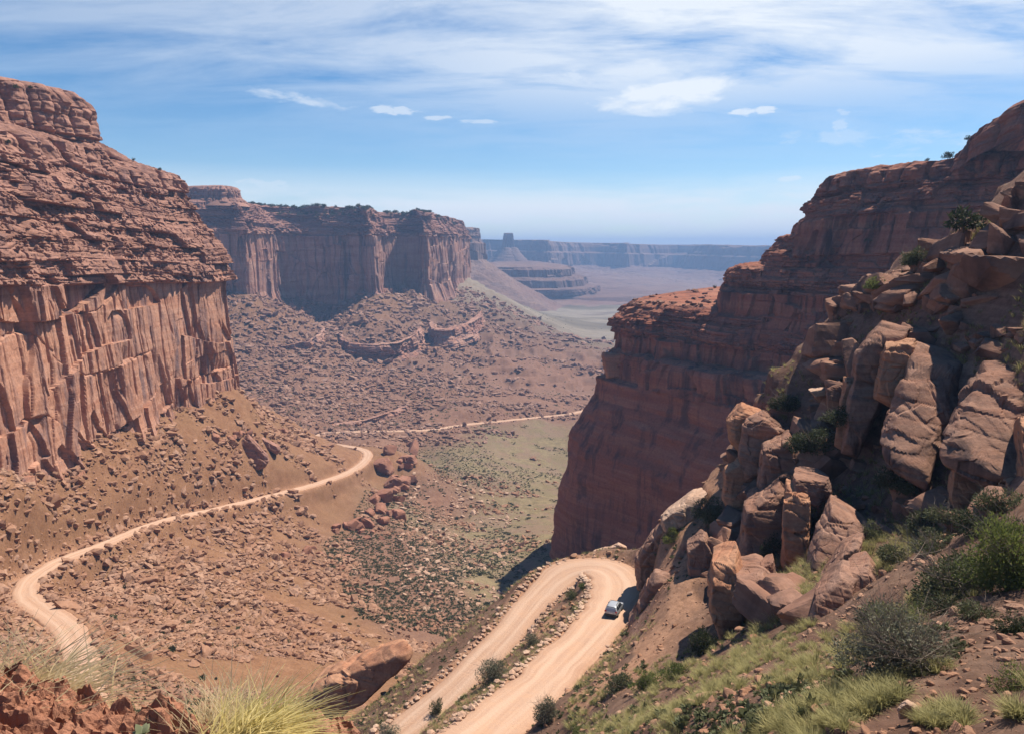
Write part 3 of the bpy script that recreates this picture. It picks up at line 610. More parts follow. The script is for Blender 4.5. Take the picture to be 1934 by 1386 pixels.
# ------------------------------------------------------------------ rocks
def ico(sub):
    bm = bmesh.new(); bmesh.ops.create_icosphere(bm, subdivisions=sub, radius=1.0)
    V = np.array([v.co[:] for v in bm.verts]); F = np.array([[v.index for v in f.verts] for f in bm.faces]); bm.free()
    return V/np.linalg.norm(V, axis=1, keepdims=True), F
ICO = {k: ico(k) for k in (1, 2, 3, 4, 5, 6)}
def rock_unit(seed, sub, n=11, p=16):
    """angular block: sphere directions cut by a handful of flat faces, edges a little worn"""
    r = np.random.default_rng(seed); D, F = ICO[sub]
    pl = r.normal(size=(n, 3)); pl[:6] = np.array([[1, 0, 0], [-1, 0, 0], [0, 1, 0], [0, -1, 0], [0, 0, 1], [0, 0, -1]])+r.normal(size=(6, 3))*0.28
    pl /= np.linalg.norm(pl, axis=1, keepdims=True); dist = r.uniform(0.55, 0.9, n)
    q = np.clip(D@pl.T, 0, None)/dist[None]
    rad = (q**p).sum(1)**(-1/p)
    if sub > 2: rad *= 1+0.05*fbm3(D[:, 0]*2+seed, D[:, 1]*2, D[:, 2]*2, 4, seed)
    V = D*rad[:, None]; V /= np.abs(V).max()
    return V, F
M_rubble = rock_mat('rubble_stone', [(0.24, 0.115, 0.066), (0.32, 0.17, 0.105), (0.40, 0.24, 0.16), (0.28, 0.14, 0.085)], (0.18, 0.12, 0.10), 0.4, 0.3, 1.2)
M_talus = rock_mat('talus_stone', [(0.21, 0.105, 0.07), (0.28, 0.155, 0.108), (0.36, 0.22, 0.16), (0.24, 0.125, 0.088)], (0.12, 0.08, 0.07), 0.5, 0.3, 0.6)
M_slab = rock_mat('weathered_slab', [(0.205, 0.098, 0.066), (0.265, 0.138, 0.094), (0.33, 0.195, 0.14), (0.23, 0.11, 0.075)], (0.06, 0.043, 0.042), 0.85, 0.35, 2.2)
M_pale = rock_mat('pale_sandstone', [(0.40, 0.23, 0.155), (0.46, 0.29, 0.20), (0.53, 0.37, 0.27), (0.42, 0.24, 0.16)], (0.22, 0.13, 0.10), 0.4, 0.5, 2.2)
M_orange = rock_mat('fresh_orange_sandstone', [(0.33, 0.14, 0.08), (0.40, 0.19, 0.11), (0.44, 0.24, 0.145), (0.33, 0.145, 0.085)], (0.14, 0.07, 0.05), 0.5, 0.5, 2.2)
def hull_rock(name, poly, Y, thick, label, mat, seed=0, tilt=0.0, lean=0.0, shrink=0.78, sub=6, p=18, cat='boulder', rough=1.0, kind=None):
    """a block whose near face has the given outline at distance Y and which runs back by thick metres"""
    cu = sum(a for a, b in poly)/len(poly); cv = sum(b for a, b in poly)/len(poly)
    if 45 < Y < 112: Y = Y*0.955-1.0; tilt = tilt+0.018
    if 45 < Y < 112: thick *= 1.25
    fr = np.array([PY(u, v, Y+lean*(u-cu)-tilt*(v-cv)) for u, v in poly]); c = fr.mean(0)
    d = c.copy(); d[2] *= 0.35; d /= np.linalg.norm(d)
    mid = c+(fr-c)*1.08+d*thick*0.4; bk = c+(fr-c)*shrink+d*thick; f0 = c+(fr-c)*0.9
    pts = np.concatenate([f0-d*thick*0.05, c+(fr-c)*1.08+d*thick*0.12, mid, bk])
    bm = bmesh.new()
    for q in pts: bm.verts.new(q)
    r = bmesh.ops.convex_hull(bm, input=bm.verts); bm.normal_update()
    cc = pts.mean(0); pl = []
    for f in bm.faces:
        n = np.array(f.normal); k = n@(np.array(f.verts[0].co)-cc)
        if k < 0: n, k = -n, -k
        if f.calc_area() > 1e-3 and k > 1e-3: pl.append(np.append(n, k))
    bm.free(); pl = np.array(pl); kk = [0]
    for i in range(1, len(pl)):
        if all((pl[i, :3]@pl[j, :3] < 0.985) for j in kk): kk.append(i)
    pl = pl[kk]; sz = np.abs(fr-c).max(); q = np.random.default_rng(1000+seed)
    ch = q.normal(size=(16, 3)); ch[:, 2] *= 0.7; ch /= np.linalg.norm(ch, axis=1, keepdims=True)     # broken corners
    sup = ((pts-cc)@ch.T).max(0)*q.uniform(0.86, 1.0, 16); pl = np.concatenate([pl, np.concatenate([ch, sup[:, None]], 1)])
    D, F = ICO[sub]
    # stretch directions to the block's own axes so that long slabs are meshed evenly
    U, S, Vt = np.linalg.svd(pts-cc, full_matrices=False); S = S/S.max(); S = np.maximum(S, 0.3)
    D = (D*S)@Vt; D /= np.linalg.norm(D, axis=1, keepdims=True)
    q = np.clip(D@pl[:, :3].T, 0, None)/pl[None, :, 3]
    V = D*((q**p).sum(1)**(-1/p))[:, None]
    w = V+cc; s = 3.0/sz
    n3 = fbm3(w[:, 0]*s*0.7, w[:, 1]*s*0.7, w[:, 2]*s*0.7, 5, 200+seed)*0.055*sz
    g = np.abs(fbm3(w[:, 0]*s*0.4+9, w[:, 1]*s*0.4, w[:, 2]*s*0.25, 3, 230+seed)); n3 -= 0.03*sz*np.exp(-(g/0.03)**2)
    b = blocks(w[:, 0]*1.0+w[:, 1]*0.6, w[:, 2], sz*0.55, sz*0.5, 250+seed, 0.6); n3 += (b[0]-0.5)*0.11*sz*sst(0.0, 0.07*sz, b[4])
    b = blocks(w[:, 0]*0.8-w[:, 1]*0.7, w[:, 2]+0.25*w[:, 0], sz*0.8, sz*0.22, 270+seed, 0.5); n3 += (b[0]-0.5)*0.05*sz-0.014*sz*np.exp(-(b[4]/(0.022*sz))**2)
    V = V*(1+rough*n3/np.linalg.norm(V, axis=1))[:, None]
    base = cc.copy(); base[2] = (V[:, 2]+cc[2]).min()
    me = mesh_np(name, V+cc-base, F, mat, False)
    o = link(name, me, loc=tuple(base)); tag(o, label, cat, None, kind)
    return o
NEAR = [
 ('slab', [(1660, 616), (1716, 628), (1668, 700), (1632, 800), (1618, 868), (1590, 850), (1606, 740), (1625, 660)], 84, 9, 'tall leaning grey slab left of the pale square-topped block', M_slab, .0),
 ('boulder', [(1672, 650), (1728, 644), (1732, 690), (1692, 775), (1652, 752), (1666, 700)], 81.5, 8, 'pale square-topped block wedged between two dark slabs', M_orange, .0),
 ('slab', [(1728, 662), (1822, 688), (1806, 760), (1776, 860), (1744, 935), (1690, 905), (1664, 845), (1690, 760)], 74.5, 11, 'large dark speckled slab leaning in the middle of the right-hand outcrop', M_slab, .03),
 ('slab', [(1862, 694), (1934, 688), (2010, 720), (1985, 960), (1900, 935), (1790, 880), (1778, 840), (1822, 758)], 66, 12, 'huge varnished block with a pale top at the right edge of the photo', M_slab, .03),
 ('boulder', [(1802, 868), (1850, 872), (1866, 980), (1806, 990), (1792, 930)], 64.5, 8, 'fresh orange rock face under the huge varnished block', M_orange, 0),
 ('boulder', [(1928, 800), (1990, 780), (1990, 985), (1935, 990)], 57, 8, 'orange rock cut off by the right edge of the photo', M_orange, 0),
 ('pillar', [(1600, 716), (1613, 722), (1610, 805), (1596, 850), (1578, 835), (1586, 770)], 85, 4, 'thin upright stone splinter left of the leaning grey slab', M_orange, 0),
 ('boulder', [(1374, 800), (1400, 770), (1436, 786), (1424, 850), (1396, 858), (1377, 832)], 101, 8, 'rounded knob at the top left corner of the near ridge', M_orange, 0),
 ('boulder', [(1405, 800), (1440, 786), (1480, 815), (1462, 885), (1400, 915), (1394, 860)], 97, 9, 'broad weathered block behind the rounded knob of the ridge', M_slab, 0),
 ('boulder', [(1368, 890), (1400, 868), (1424, 920), (1418, 990), (1385, 988), (1366, 940)], 96, 7, 'split upright block below the rounded knob of the ridge', M_orange, 0),
 ('slab', [(1440, 850), (1490, 826), (1516, 870), (1474, 955), (1428, 975)], 91, 9, 'sloping pinkish slab below the broad weathered block', M_slab, 0),
 ('slab', [(1408, 965), (1470, 925), (1508, 960), (1500, 1040), (1440, 1085), (1392, 1062)], 82, 10, 'furrowed pinkish rock face above the dark bush', M_slab, 0),
 ('pillar', [(1484, 918), (1530, 926), (1528, 1010), (1508, 1108), (1484, 1110), (1478, 1010)], 74.5, 7, 'orange streaked upright rock face beside the dark bush', M_orange, 0),
 ('slab', [(1500, 902), (1562, 906), (1572, 935), (1542, 958), (1496, 948)], 77, 6, 'flat-topped dark ledge block over the orange rock face', M_slab, 0),
 ('slab', [(1567, 958), (1645, 1012), (1625, 1052), (1562, 1114), (1518, 1094), (1536, 1030)], 66, 8, 'big smooth pinkish slab tilted to the right', M_slab, .02),
 ('boulder', [(1590, 1045), (1628, 1024), (1612, 1080), (1572, 1124), (1548, 1104)], 60, 6, 'smooth grey boulder under the big pinkish slab', M_slab, .0),
 ('boulder', [(1540, 1132), (1590, 1086), (1617, 1100), (1604, 1182), (1552, 1214), (1523, 1192)], 50, 6, 'rounded pinkish boulder left of the large bush', M_slab, 0),
 ('boulder', [(1600, 1086), (1640, 1074), (1668, 1110), (1642, 1142), (1606, 1138)], 51.5, 5, 'brown boulder behind the large bush', M_slab, 0),
 ('boulder', [(1345, 1072), (1390, 1054), (1404, 1100), (1404, 1184), (1362, 1214), (1337, 1150)], 67, 8, 'dark red block with a sunlit tip above the round dark shrub', M_orange, 0),
 ('boulder', [(1385, 1096), (1440, 1088), (1482, 1130), (1462, 1164), (1410, 1160)], 65, 8, 'wide dark boulder right of the dark red block', M_slab, 0),
 ('boulder', [(1437, 1070), (1460, 1060), (1464, 1086), (1446, 1100)], 69, 3, 'small upright boulder perched over the wide dark one', M_slab, 0),
 ('slab', [(1298, 1040), (1330, 1014), (1347, 1045), (1332, 1114), (1304, 1112)], 88, 5, 'light grey slab set in the end of the near ridge', M_slab, 0),
 ('slab', [(1246, 984), (1300, 945), (1334, 938), (1306, 990), (1256, 1006)], 105, 6, 'pale flat stones capping the low end of the near ridge', M_pale, 0),
 ('slab', [(1574, 586), (1640, 555), (1664, 590), (1622, 640), (1572, 622)], 108, 10, 'pale-topped ledge on the upper ridge against the shaded spur', M_slab, 0),
 ('boulder', [(1640, 540), (1700, 512), (1728, 540), (1702, 604), (1648, 606)], 103, 10, 'cracked reddish block high on the upper ridge', M_slab, 0),
 ('boulder', [(1700, 520), (1772, 498), (1782, 545), (1732, 574)], 99, 9, 'angular grey block in the scree below the green ridge shrub', M_slab, 0),
 ('boulder', [(1561, 736), (1585, 722), (1598, 742), (1584, 760), (1563, 756)], 93, 4, 'round boulder lying beside the stone splinter', M_slab, 0),
 ('slab', [(1528, 738), (1556, 734), (1566, 744), (1540, 750)], 95, 3, 'flat light stone lying among dark shrubs', M_pale, 0),
 ('boulder', [(1694, 1340), (1712, 1326), (1734, 1338), (1730, 1356), (1700, 1358)], 18.6, .45, 'smooth pink stone on bare soil below the large bush', M_pale, 0),
 ('boulder', [(1150, 1036), (1168, 1028), (1182, 1034), (1184, 1046), (1154, 1046)], 123, 2.5, 'sunlit boulder at the outer edge of the hairpin', M_pale, 0),
 ('slab', [(1120, 1042), (1150, 1034), (1158, 1042), (1130, 1047)], 125, 2, 'low flat stone next to the boulder on the hairpin edge', M_pale, 0),
 ('boulder', [(884, 1216), (904, 1210), (914, 1220), (906, 1238), (882, 1236)], 105, 2.2, 'square stone on the outer shoulder of the lower road', M_pale, 0),
 ('rock_wall', [(1204, 1056), (1224, 1030), (1248, 996), (1300, 992), (1306, 1090), (1250, 1135), (1205, 1114)], 107.5, 6, 'rough rock wall rising straight from the outside of the hairpin bend', M_slab, -.018),
 ('rock_wall', [(1192, 1172), (1236, 1092), (1298, 1092), (1300, 1196), (1244, 1240), (1182, 1232)], 92.5, 6, 'smooth pinkish cut face of the bank beside the upper road', M_slab, -.01),
 ('outcrop', [(582, 1312), (640, 1276), (712, 1246), (778, 1224), (772, 1252), (716, 1304), (655, 1350), (600, 1384), (572, 1362)], 104, 7, 'smooth orange sandstone ledge with a shaded overhang below the lower road', M_orange, .0),
 ('rock_ledge', [(1138, 668), (1200, 671), (1203, 716), (1146, 714)], 431, 12, 'pale squared block capping the smooth wall at the nose of the spur', M_orange, 0),
 ('slab', [(428, 852), (470, 824), (508, 864), (500, 884), (482, 888)], 400, 15, 'biggest fallen slab on the slope under the left cliff', M_left, 0.2),
 ('slab', [(485, 822), (530, 846), (522, 858), (482, 836)], 410, 14, 'long fallen slab right behind the biggest one', M_left, 0.2),
 ('slab', [(305, 796), (322, 788), (328, 800), (312, 806)], 372, 6, 'single block lying against the foot of the left cliff', M_left, 0),
]
for i, (nm, poly, Y, th, lab, mat, tl) in enumerate(NEAR):
    far = Y > 200
    if far and mat is M_left: g_ = on_ground(sum(a for a, b in poly)/len(poly), max(b for a, b in poly)); Y = g_[1]+(6 if g_ is not None else 0); tl = 0.1
    hull_rock(nm, poly, Y, th, lab, mat, i, tilt=tl, sub=5 if (far or Y < 20 or th < 4) else 6, p=24 if nm == 'outcrop' else 60, rough=1.1 if nm == 'outcrop' else 1.0, kind='thing', cat={'pillar': 'rock pillar', 'slab': 'rock slab', 'outcrop': 'rock outcrop', 'rock_ledge': 'rock ledge', 'rock_wall': 'rock wall'}.get(nm, 'boulder'))
print('near rocks', round(time.time()-T0, 1))

def normal_at(x, y, e=1.0):
    dx = (hz(x+e, y)-hz(x-e, y))/(2*e); dy = (hz(x, y+e)-hz(x, y-e))/(2*e)
    n = np.stack([-dx, -dy, np.ones_like(dx)], -1); return n/np.linalg.norm(n, axis=-1, keepdims=True)
SHAPES = [rock_unit(900+i, 3) for i in range(10)]
BMF = [mesh_np('boulder', V, F, M_talus, False) for V, F in SHAPES]
BM = [mesh_np('boulder', V, F, M_rubble, False) for V, F in SHAPES]
def scatter(n, u0, u1, y0, y1, seed):
    """random spots on the ground, even in bearing and in log distance"""
    r = np.random.default_rng(seed)
    a = np.arctan((r.uniform(u0, u1, n)-W0/2)/F0); R = np.exp(r.uniform(math.log(y0), math.log(y1), n))
    return R*np.sin(a), R*np.cos(a)
# the broken outcrop below the bend: a heap of dark blocks, each its own
M_block = rock_mat('dark_red_block', [(0.24, 0.10, 0.065), (0.31, 0.145, 0.095), (0.37, 0.195, 0.13), (0.27, 0.115, 0.075)], (0.10, 0.06, 0.055), 0.7, 0.3, 1.4)
BMD = [mesh_np('boulder', *rock_unit(940+i, 3, 10, 30), M_block, False) for i in range(6)]
def heap(pts, n, jit, s0, s1, label, group, seed):
    r = np.random.default_rng(seed); P = np.array(pts, float); L = np.concatenate([[0], np.cumsum(np.linalg.norm(np.diff(P, axis=0), axis=1))])
    for k in range(n):
        q = r.uniform(0, L[-1]); u = np.interp(q, L, P[:, 0])+r.normal()*jit; v = np.interp(q, L, P[:, 1])+r.normal()*jit*0.5
        g = on_ground(u, v)
        if g is None: continue
        s = s0*(s1/s0)**(r.random()**1.3)*np.hypot(g[0], g[1])/500
        sc = (s*r.uniform(0.9, 1.6), s*r.uniform(0.8, 1.2), s*r.uniform(0.6, 1.0))
        o = link('boulder', BMD[r.integers(6)], loc=(g[0], g[1], g[2]+sc[2]*0.3), rot=(r.normal()*0.25, r.normal()*0.25, r.uniform(0, 6.28)), scale=sc); tag(o, label, 'boulder', group)
heap([(765, 850), (752, 890), (740, 930), (715, 965), (690, 985), (640, 1000)], 46, 16, 2.2, 7.5, 'dark red block of the broken outcrop below the bend of the track', 'blocks of the broken outcrop', 31)
heap([(700, 1005), (640, 1040), (600, 1060), (560, 1050)], 15, 22, 1.8, 5.0, 'dark red block fallen from the broken outcrop down the slope', 'blocks fallen below the outcrop', 32)
heap([(415, 838), (470, 815), (520, 820)], 10, 12, 2.0, 4.5, 'dark block lying around the two biggest fallen slabs', 'blocks round the fallen slabs', 33)
BML = [mesh_np('ledge_block', *rock_unit(960+i, 4, 9, 40), M_slab, False) for i in range(7)]
def ledge_heap(pts, n, jit, s0, s1, label, group, seed):
    r = np.random.default_rng(seed); P = np.array(pts, float); L = np.concatenate([[0], np.cumsum(np.linalg.norm(np.diff(P, axis=0), axis=1))])
    for k in range(n):
        q = r.uniform(0, L[-1]); g = on_ground(np.interp(q, L, P[:, 0])+r.normal()*jit, np.interp(q, L, P[:, 1])+r.normal()*jit*0.6)
        if g is None or g[1] > 150: continue
        s = s0*(s1/s0)**(r.random()**1.5); sc = (s*r.uniform(0.9, 1.7), s*r.uniform(0.8, 1.3), s*r.uniform(0.6, 1.1))
        tag(link('ledge_block', BML[r.integers(7)], loc=(g[0], g[1], g[2]+sc[2]*0.15), rot=(r.normal()*0.2, r.normal()*0.2, r.uniform(0, 6.28)), scale=sc), label, 'rock block', group)
ledge_heap([(1560, 610), (1640, 575), (1720, 520), (1800, 500), (1934, 420)], 40, 22, 0.8, 3.2, 'broken block of the ledge along the crest of the upper ridge', 'ledge blocks on the upper ridge', 41)
ledge_heap([(1580, 640), (1600, 700), (1575, 770), (1560, 860), (1500, 930)], 30, 26, 1.2, 4.0, 'angular block of the broken cliff left of the leaning slabs', 'ledge blocks beside the leaning slabs', 45)
ledge_heap([(1690, 590), (1780, 560), (1860, 520), (1934, 470)], 34, 34, 1.0, 3.4, 'angular block half buried in the upper right scree', 'blocks in the upper scree', 46)
ledge_heap([(1640, 1000), (1680, 960), (1780, 960), (1870, 1000)], 20, 24, 0.8, 2.4, 'block showing through shrubs below the huge varnished block', 'blocks among the slope shrubs', 47)
ledge_heap([(1600, 880), (1690, 905), (1760, 940), (1850, 990)], 26, 16, 0.6, 2.0, 'block fallen at the foot of the large dark slabs', 'blocks under the dark slabs', 42)
ledge_heap([(1380, 850), (1430, 920), (1400, 1000), (1360, 1090), (1450, 1130), (1520, 1150)], 46, 26, 0.9, 3.0, 'broken block of the near ridge between the rounded knob and the hairpin bank', 'ledge blocks on the near ridge', 43)
ledge_heap([(1640, 660), (1760, 640), (1860, 640), (1934, 640)], 40, 26, 0.6, 2.2, 'broken block lying on the scree above the large dark slabs', 'blocks above the dark slabs', 44)
q_ = np.random.default_rng(77); nst = 0
for k in range(120):
    p = pick(q_.uniform(1186, 1345), q_.uniform(546, 578))
    if p is None or not (330 < p[1] < 520) or p[2] < -36: continue
    s_ = 0.7*(3.2)**q_.random(); nst += 1
    if nst > 46: break
    o_ = link('ledge_block', BML[k % 7], loc=(p[0], p[1], p[2]+0.2*s_), rot=(q_.normal()*0.15, q_.normal()*0.15, q_.uniform(0, 6.28)), scale=(s_*1.5, s_*1.2, s_*0.7)); tag(o_, 'stone lying on the flat top at the nose of the spur', 'rock block', 'stones on the nose of the spur')
ledge_heap([(1870, 470), (1905, 400), (1940, 350)], 12, 20, 0.9, 2.6, 'block near the top of the upper right slope at the edge of the photo', 'blocks at the top of the slope', 48)
# individual boulders on the three slopes
def boulders(n, box, test, smin, smax, label, group, seed, flat=0.75):
    r = np.random.default_rng(seed); x, y = scatter(n*14, *box, seed)
    so = hsoil(x, y); rd = hroad(x, y); ok = test(x, y, so) & (rd > 2.5)
    cl = fbm2(x/40, y/40, 3, seed+5); ok &= cl > r.uniform(-0.55, 0.5, len(x))
    idx = np.nonzero(ok)[0][:n]
    z = hz(x, y)
    for k in idx:
        s = smin*(smax/smin)**(r.random()**2.2)
        o = link('boulder', (BMF if y[k] > 700 else BM)[r.integers(len(BM))])
        sc = np.array([s*r.uniform(0.8, 1.5), s*r.uniform(0.7, 1.1), s*r.uniform(0.5, 0.9)*flat])
        o.scale = sc; o.rotation_euler = (r.normal()*0.35, r.normal()*0.35, r.uniform(0, 6.28)); o.location = (x[k], y[k], z[k]+sc[2]*0.35)
        tag(o, label, 'boulder', group)
boulders(80, (-120, 780, 190, 560), lambda x, y, s: (s[:, 0] > 0.5) & (x < 0), 1.1, 4.2, 'angular reddish boulder strewn on the orange slope around the winding track', 'boulders on the orange slope', 1)
boulders(25, (450, 1040, 300, 700), lambda x, y, s: (s[:, 1]+s[:, 2] > 0.45), 1.2, 4.5, 'pale boulder lying among shrubs on the olive valley floor', 'boulders on the valley floor', 2)
boulders(32, (420, 1120, 740, 1350), lambda x, y, s: (s[:, 2] > 0.3), 3.0, 9.0, 'grey-brown boulder fallen on the far slope across the valley', 'boulders on the far slope', 3)
def rubble(name, n, box, test, pmin, pmax, label, mat, seed, shapes, group=None):
    """loose stones past counting, as one object; sizes in metres follow a steep law"""
    r = np.random.default_rng(seed); x, y = scatter(n*3, *box, seed)
    so = hsoil(x, y); rd = hroad(x, y); ok = test(x, y, so) & (rd > 0.3)
    cl = 1.3*fbm2((x+0.3*y)/60, (y-0.2*x)/20, 4, seed+5)+0.5*fbm2(x/120, y/120, 2, seed+9)
    ok &= cl > r.uniform(-1.25, 0.42, len(x))
    x = x[ok][:n]; y = y[ok][:n]; m = len(x); z = hz(x, y); R = np.hypot(x, y)
    s = R/F0*pmin*(pmax/pmin)**(r.random(m)**3.6)
    Vs = []; Fs = []; b = 0
    kk = r.integers(len(shapes), size=m)
    for i, (V, F) in enumerate(shapes):
        j = np.nonzero(kk == i)[0]; q = len(j)
        sc = s[j, None]*np.stack([r.uniform(0.8, 1.6, q), r.uniform(0.7, 1.1, q), r.uniform(0.4, 0.85, q)], 1)
        a = r.uniform(0, 6.28, q); t = r.normal(size=q)*0.4
        P = V[None]*sc[:, None]
        P = np.stack([P[..., 0]*np.cos(t)[:, None]-P[..., 2]*np.sin(t)[:, None], P[..., 1], P[..., 0]*np.sin(t)[:, None]+P[..., 2]*np.cos(t)[:, None]], -1)
        P = np.stack([P[..., 0]*np.cos(a)[:, None]-P[..., 1]*np.sin(a)[:, None], P[..., 0]*np.sin(a)[:, None]+P[..., 1]*np.cos(a)[:, None], P[..., 2]], -1)
        P += np.stack([x[j], y[j], z[j]+sc[:, 2]*0.3], -1)[:, None]
        Vs.append(P.reshape(-1, 3)); Fs.append((F[None]+(np.arange(q)*len(V))[:, None, None]).reshape(-1, 3)+b); b += q*len(V)
    o = link(name, mesh_np(name, np.concatenate(Vs), np.concatenate(Fs), mat, False)); tag(o, label, 'rubble', None, 'stuff')
LOW = [rock_unit(700+i, 1, 9, 12) for i in range(8)]
MEDR = [rock_unit(720+i, 2, 9, 14) for i in range(8)]
boulders(30, (1250, 2000, 16, 120), lambda x, y, s: (s[:, 3] > 0.4) & (x > 6), 0.25, 1.1, 'brown stone lying among the grass of the near right-hand slope', 'stones on the near slope', 4, 0.9)
rubble('rubble', 85000, (-150, 800, 165, 640), lambda x, y, s: (s[:, 0] > 0.35), 0.55, 10, 'loose reddish stones covering the orange slope', M_rubble, 21, LOW)
rubble('rubble', 13000, (380, 1080, 240, 760), lambda x, y, s: (s[:, 1]+s[:, 2] > 0.35) & (fbm2(x/70, y/70, 2, 77) > -0.15), 0.8, 7, 'loose pale stones over the valley floor', M_rubble, 22, LOW)
rubble('rubble', 2600, (740, 1010, 330, 600), lambda x, y, s: (s[:, 1]+s[:, 2] > 0.3), 0.8, 7, 'whitish stones strewn down the wash in the valley', M_pale, 26, LOW)
rubble('rubble', 38000, (400, 1160, 740, 1750), lambda x, y, s: (s[:, 2]+s[:, 1] > 0.3) & ((s[:, 2] > 0.04) | (y > 900)), 0.7, 7.5, 'loose grey-brown stones covering the far slope', M_talus, 23, LOW)
rubble('rubble', 15000, (560, 2000, 14, 128), lambda x, y, s: (s[:, 3] > 0.4) & (x > -45), 0.8, 9, 'loose stones on the near slope and road banks', M_rubble, 24, MEDR)
rubble('rubble', 5000, (1080, 2080, 14, 36), lambda x, y, s: (x > 3), 1.2, 14, 'small stones scattered on the bare soil in the lower right corner', M_rubble, 27, MEDR)
# stones heaped along the inner edge of the upper road
r_ = np.random.default_rng(4); Vs = []; Fs = []; b = 0
Rs = smooth_path(R1, 6); RW = ROADS[0][1]; Tn = np.gradient(Rs[:, :2], axis=0); Tn /= np.linalg.norm(Tn, axis=1, keepdims=True)
for k in range(2600):
    i = r_.integers(6, len(Rs)-6); sd_ = -1 if r_.random() < 0.62 else 1
    off = sd_*(RW[i]+0.25+abs(r_.normal())*0.6); p = Rs[i, :2]+np.array([Tn[i, 1], -Tn[i, 0]])*off
    if sd_ > 0 and i < len(Rs)*0.52 and r_.random() < 0.8: continue
    s = 0.09*(6.0)**(r_.random()**2.2); V, F = LOW[r_.integers(8)]
    a = r_.uniform(0, 6.28); M = np.array([[math.cos(a), -math.sin(a), 0], [math.sin(a), math.cos(a), 0], [0, 0, 0.75]])
    Vs.append((V*s)@M.T+np.array([p[0], p[1], max(float(hz(p[0], p[1])), Rs[i, 2]-0.35)+s*0.3])); Fs.append(F+b); b += len(V)
tag(link('berm_stones', mesh_np('berm_stones', np.concatenate(Vs), np.concatenate(Fs), M_pale, False)), 'small pinkish stones heaped along the edges of the hairpin road', 'stones', None, 'stuff')
print('rubble', round(time.time()-T0, 1))

# ------------------------------------------------------------------ plants
def leaf_mat(name, a, b, trans=0.25):
    m, t, bs = new_mat(name, 0.7, 0.2)
    co = t.new('ShaderNodeTexCoord').outputs['Object']; oi = t.new('ShaderNodeObjectInfo')
    at = t.new('ShaderNodeAttribute', attribute_name='tone')
    f = t.math('ADD', t.math('MULTIPLY', at.outputs['Fac'], 0.7), t.math('MULTIPLY', oi.outputs['Random'], 0.3))
    c = t.mix(f, a, b); t.put(bs.inputs['Base Color'], c)
    tr = t.new('ShaderNodeBsdfTranslucent', {'Color': c}); mx = t.new('ShaderNodeMixShader', {0: trans, 1: bs, 2: tr})
    t.l.new(mx.outputs[0], t.n['Material Output'].inputs['Surface']); return m
L_dark = leaf_mat('dark_scrub_leaf', (0.030, 0.040, 0.018), (0.075, 0.085, 0.035))
L_olive = leaf_mat('olive_scrub_leaf', (0.07, 0.08, 0.035), (0.15, 0.155, 0.075))
L_scrub = leaf_mat('dusty_scrub_leaf', (0.045, 0.052, 0.024), (0.15, 0.14, 0.07))
L_green = leaf_mat('fresh_green_leaf', (0.06, 0.085, 0.022), (0.22, 0.24, 0.07), 0.45)
L_grey = leaf_mat('grey_green_leaf', (0.13, 0.13, 0.085), (0.24, 0.23, 0.15))
L_grass = leaf_mat('yellow_green_grass', (0.14, 0.14, 0.05), (0.54, 0.47, 0.21), 0.45)
L_straw = leaf_mat('dry_straw', (0.64, 0.50, 0.27), (0.88, 0.75, 0.48), 0.4)
L_lime = leaf_mat('yellowing_grass', (0.66, 0.54, 0.20), (0.90, 0.78, 0.40), 0.45)
M_twig = plain('grey_twig', (0.22, 0.17, 0.13), 0.85, 0, 0.1)
def leaves(n, r, lumps, size, seed, flat=0.8, hollow=0.3, thin=0.45):
    """leaf blades spread through a crown of uneven lumps; unit radius, base at z = 0"""
    q = np.random.default_rng(seed)
    lc = q.normal(size=(lumps, 3)); lc /= np.linalg.norm(lc, axis=1, keepdims=True); lc *= q.uniform(0.25, 0.72, (lumps, 1)); lc[:, 2] = np.abs(lc[:, 2])*flat*1.15
    lr = q.uniform(0.22, 0.48, lumps); k = q.choice(lumps, n, p=lr**2/(lr**2).sum())
    d = q.normal(size=(n, 3)); d /= np.linalg.norm(d, axis=1, keepdims=True)
    P = lc[k]+d*(lr[k]*q.uniform(hollow, 1.0, n)**0.6)[:, None]; P[:, 2] = np.abs(P[:, 2])*flat+0.02
    ax = d+q.normal(size=(n, 3))*0.7; ax[:, 2] += 0.25; ax /= np.linalg.norm(ax, axis=1, keepdims=True)
    sd = np.cross(ax, q.normal(size=(n, 3))); sd /= np.linalg.norm(sd, axis=1, keepdims=True)
    s = size*q.uniform(0.6, 1.4, n)[:, None]
    A = P-sd*s*thin*0.5; B = P+sd*s*thin*0.5; C = P+ax*s
    V = np.stack([A, B, C], 1).reshape(-1, 3)*r; F = np.arange(3*n).reshape(n, 3)
    tone = np.repeat(np.clip(q.random(n)*0.5+q.random(lumps)[k]*0.5, 0, 1), 3)
    return V, F, tone
def tubes(paths, seed=0, sides=3):
    Vs = []; Fs = []; b = 0
    for P, r0, r1 in paths:
        P = np.array(P); n = len(P); T = np.gradient(P, axis=0); T /= np.linalg.norm(T, axis=1, keepdims=True)+1e-9
        u = np.cross(T, [0.3, 0.5, 0.81]); u /= np.linalg.norm(u, axis=1, keepdims=True)+1e-9; w_ = np.cross(T, u)
        rr = np.linspace(r0, r1, n)[:, None, None]; a = np.arange(sides)*2*math.pi/sides
        V = P[:, None]+rr*(u[:, None]*np.cos(a)[None, :, None]+w_[:, None]*np.sin(a)[None, :, None])
        Vs.append(V.reshape(-1, 3)); Fs.append(grid_faces(n, sides, True)+b); b += n*sides
    return np.concatenate(Vs), np.concatenate(Fs)
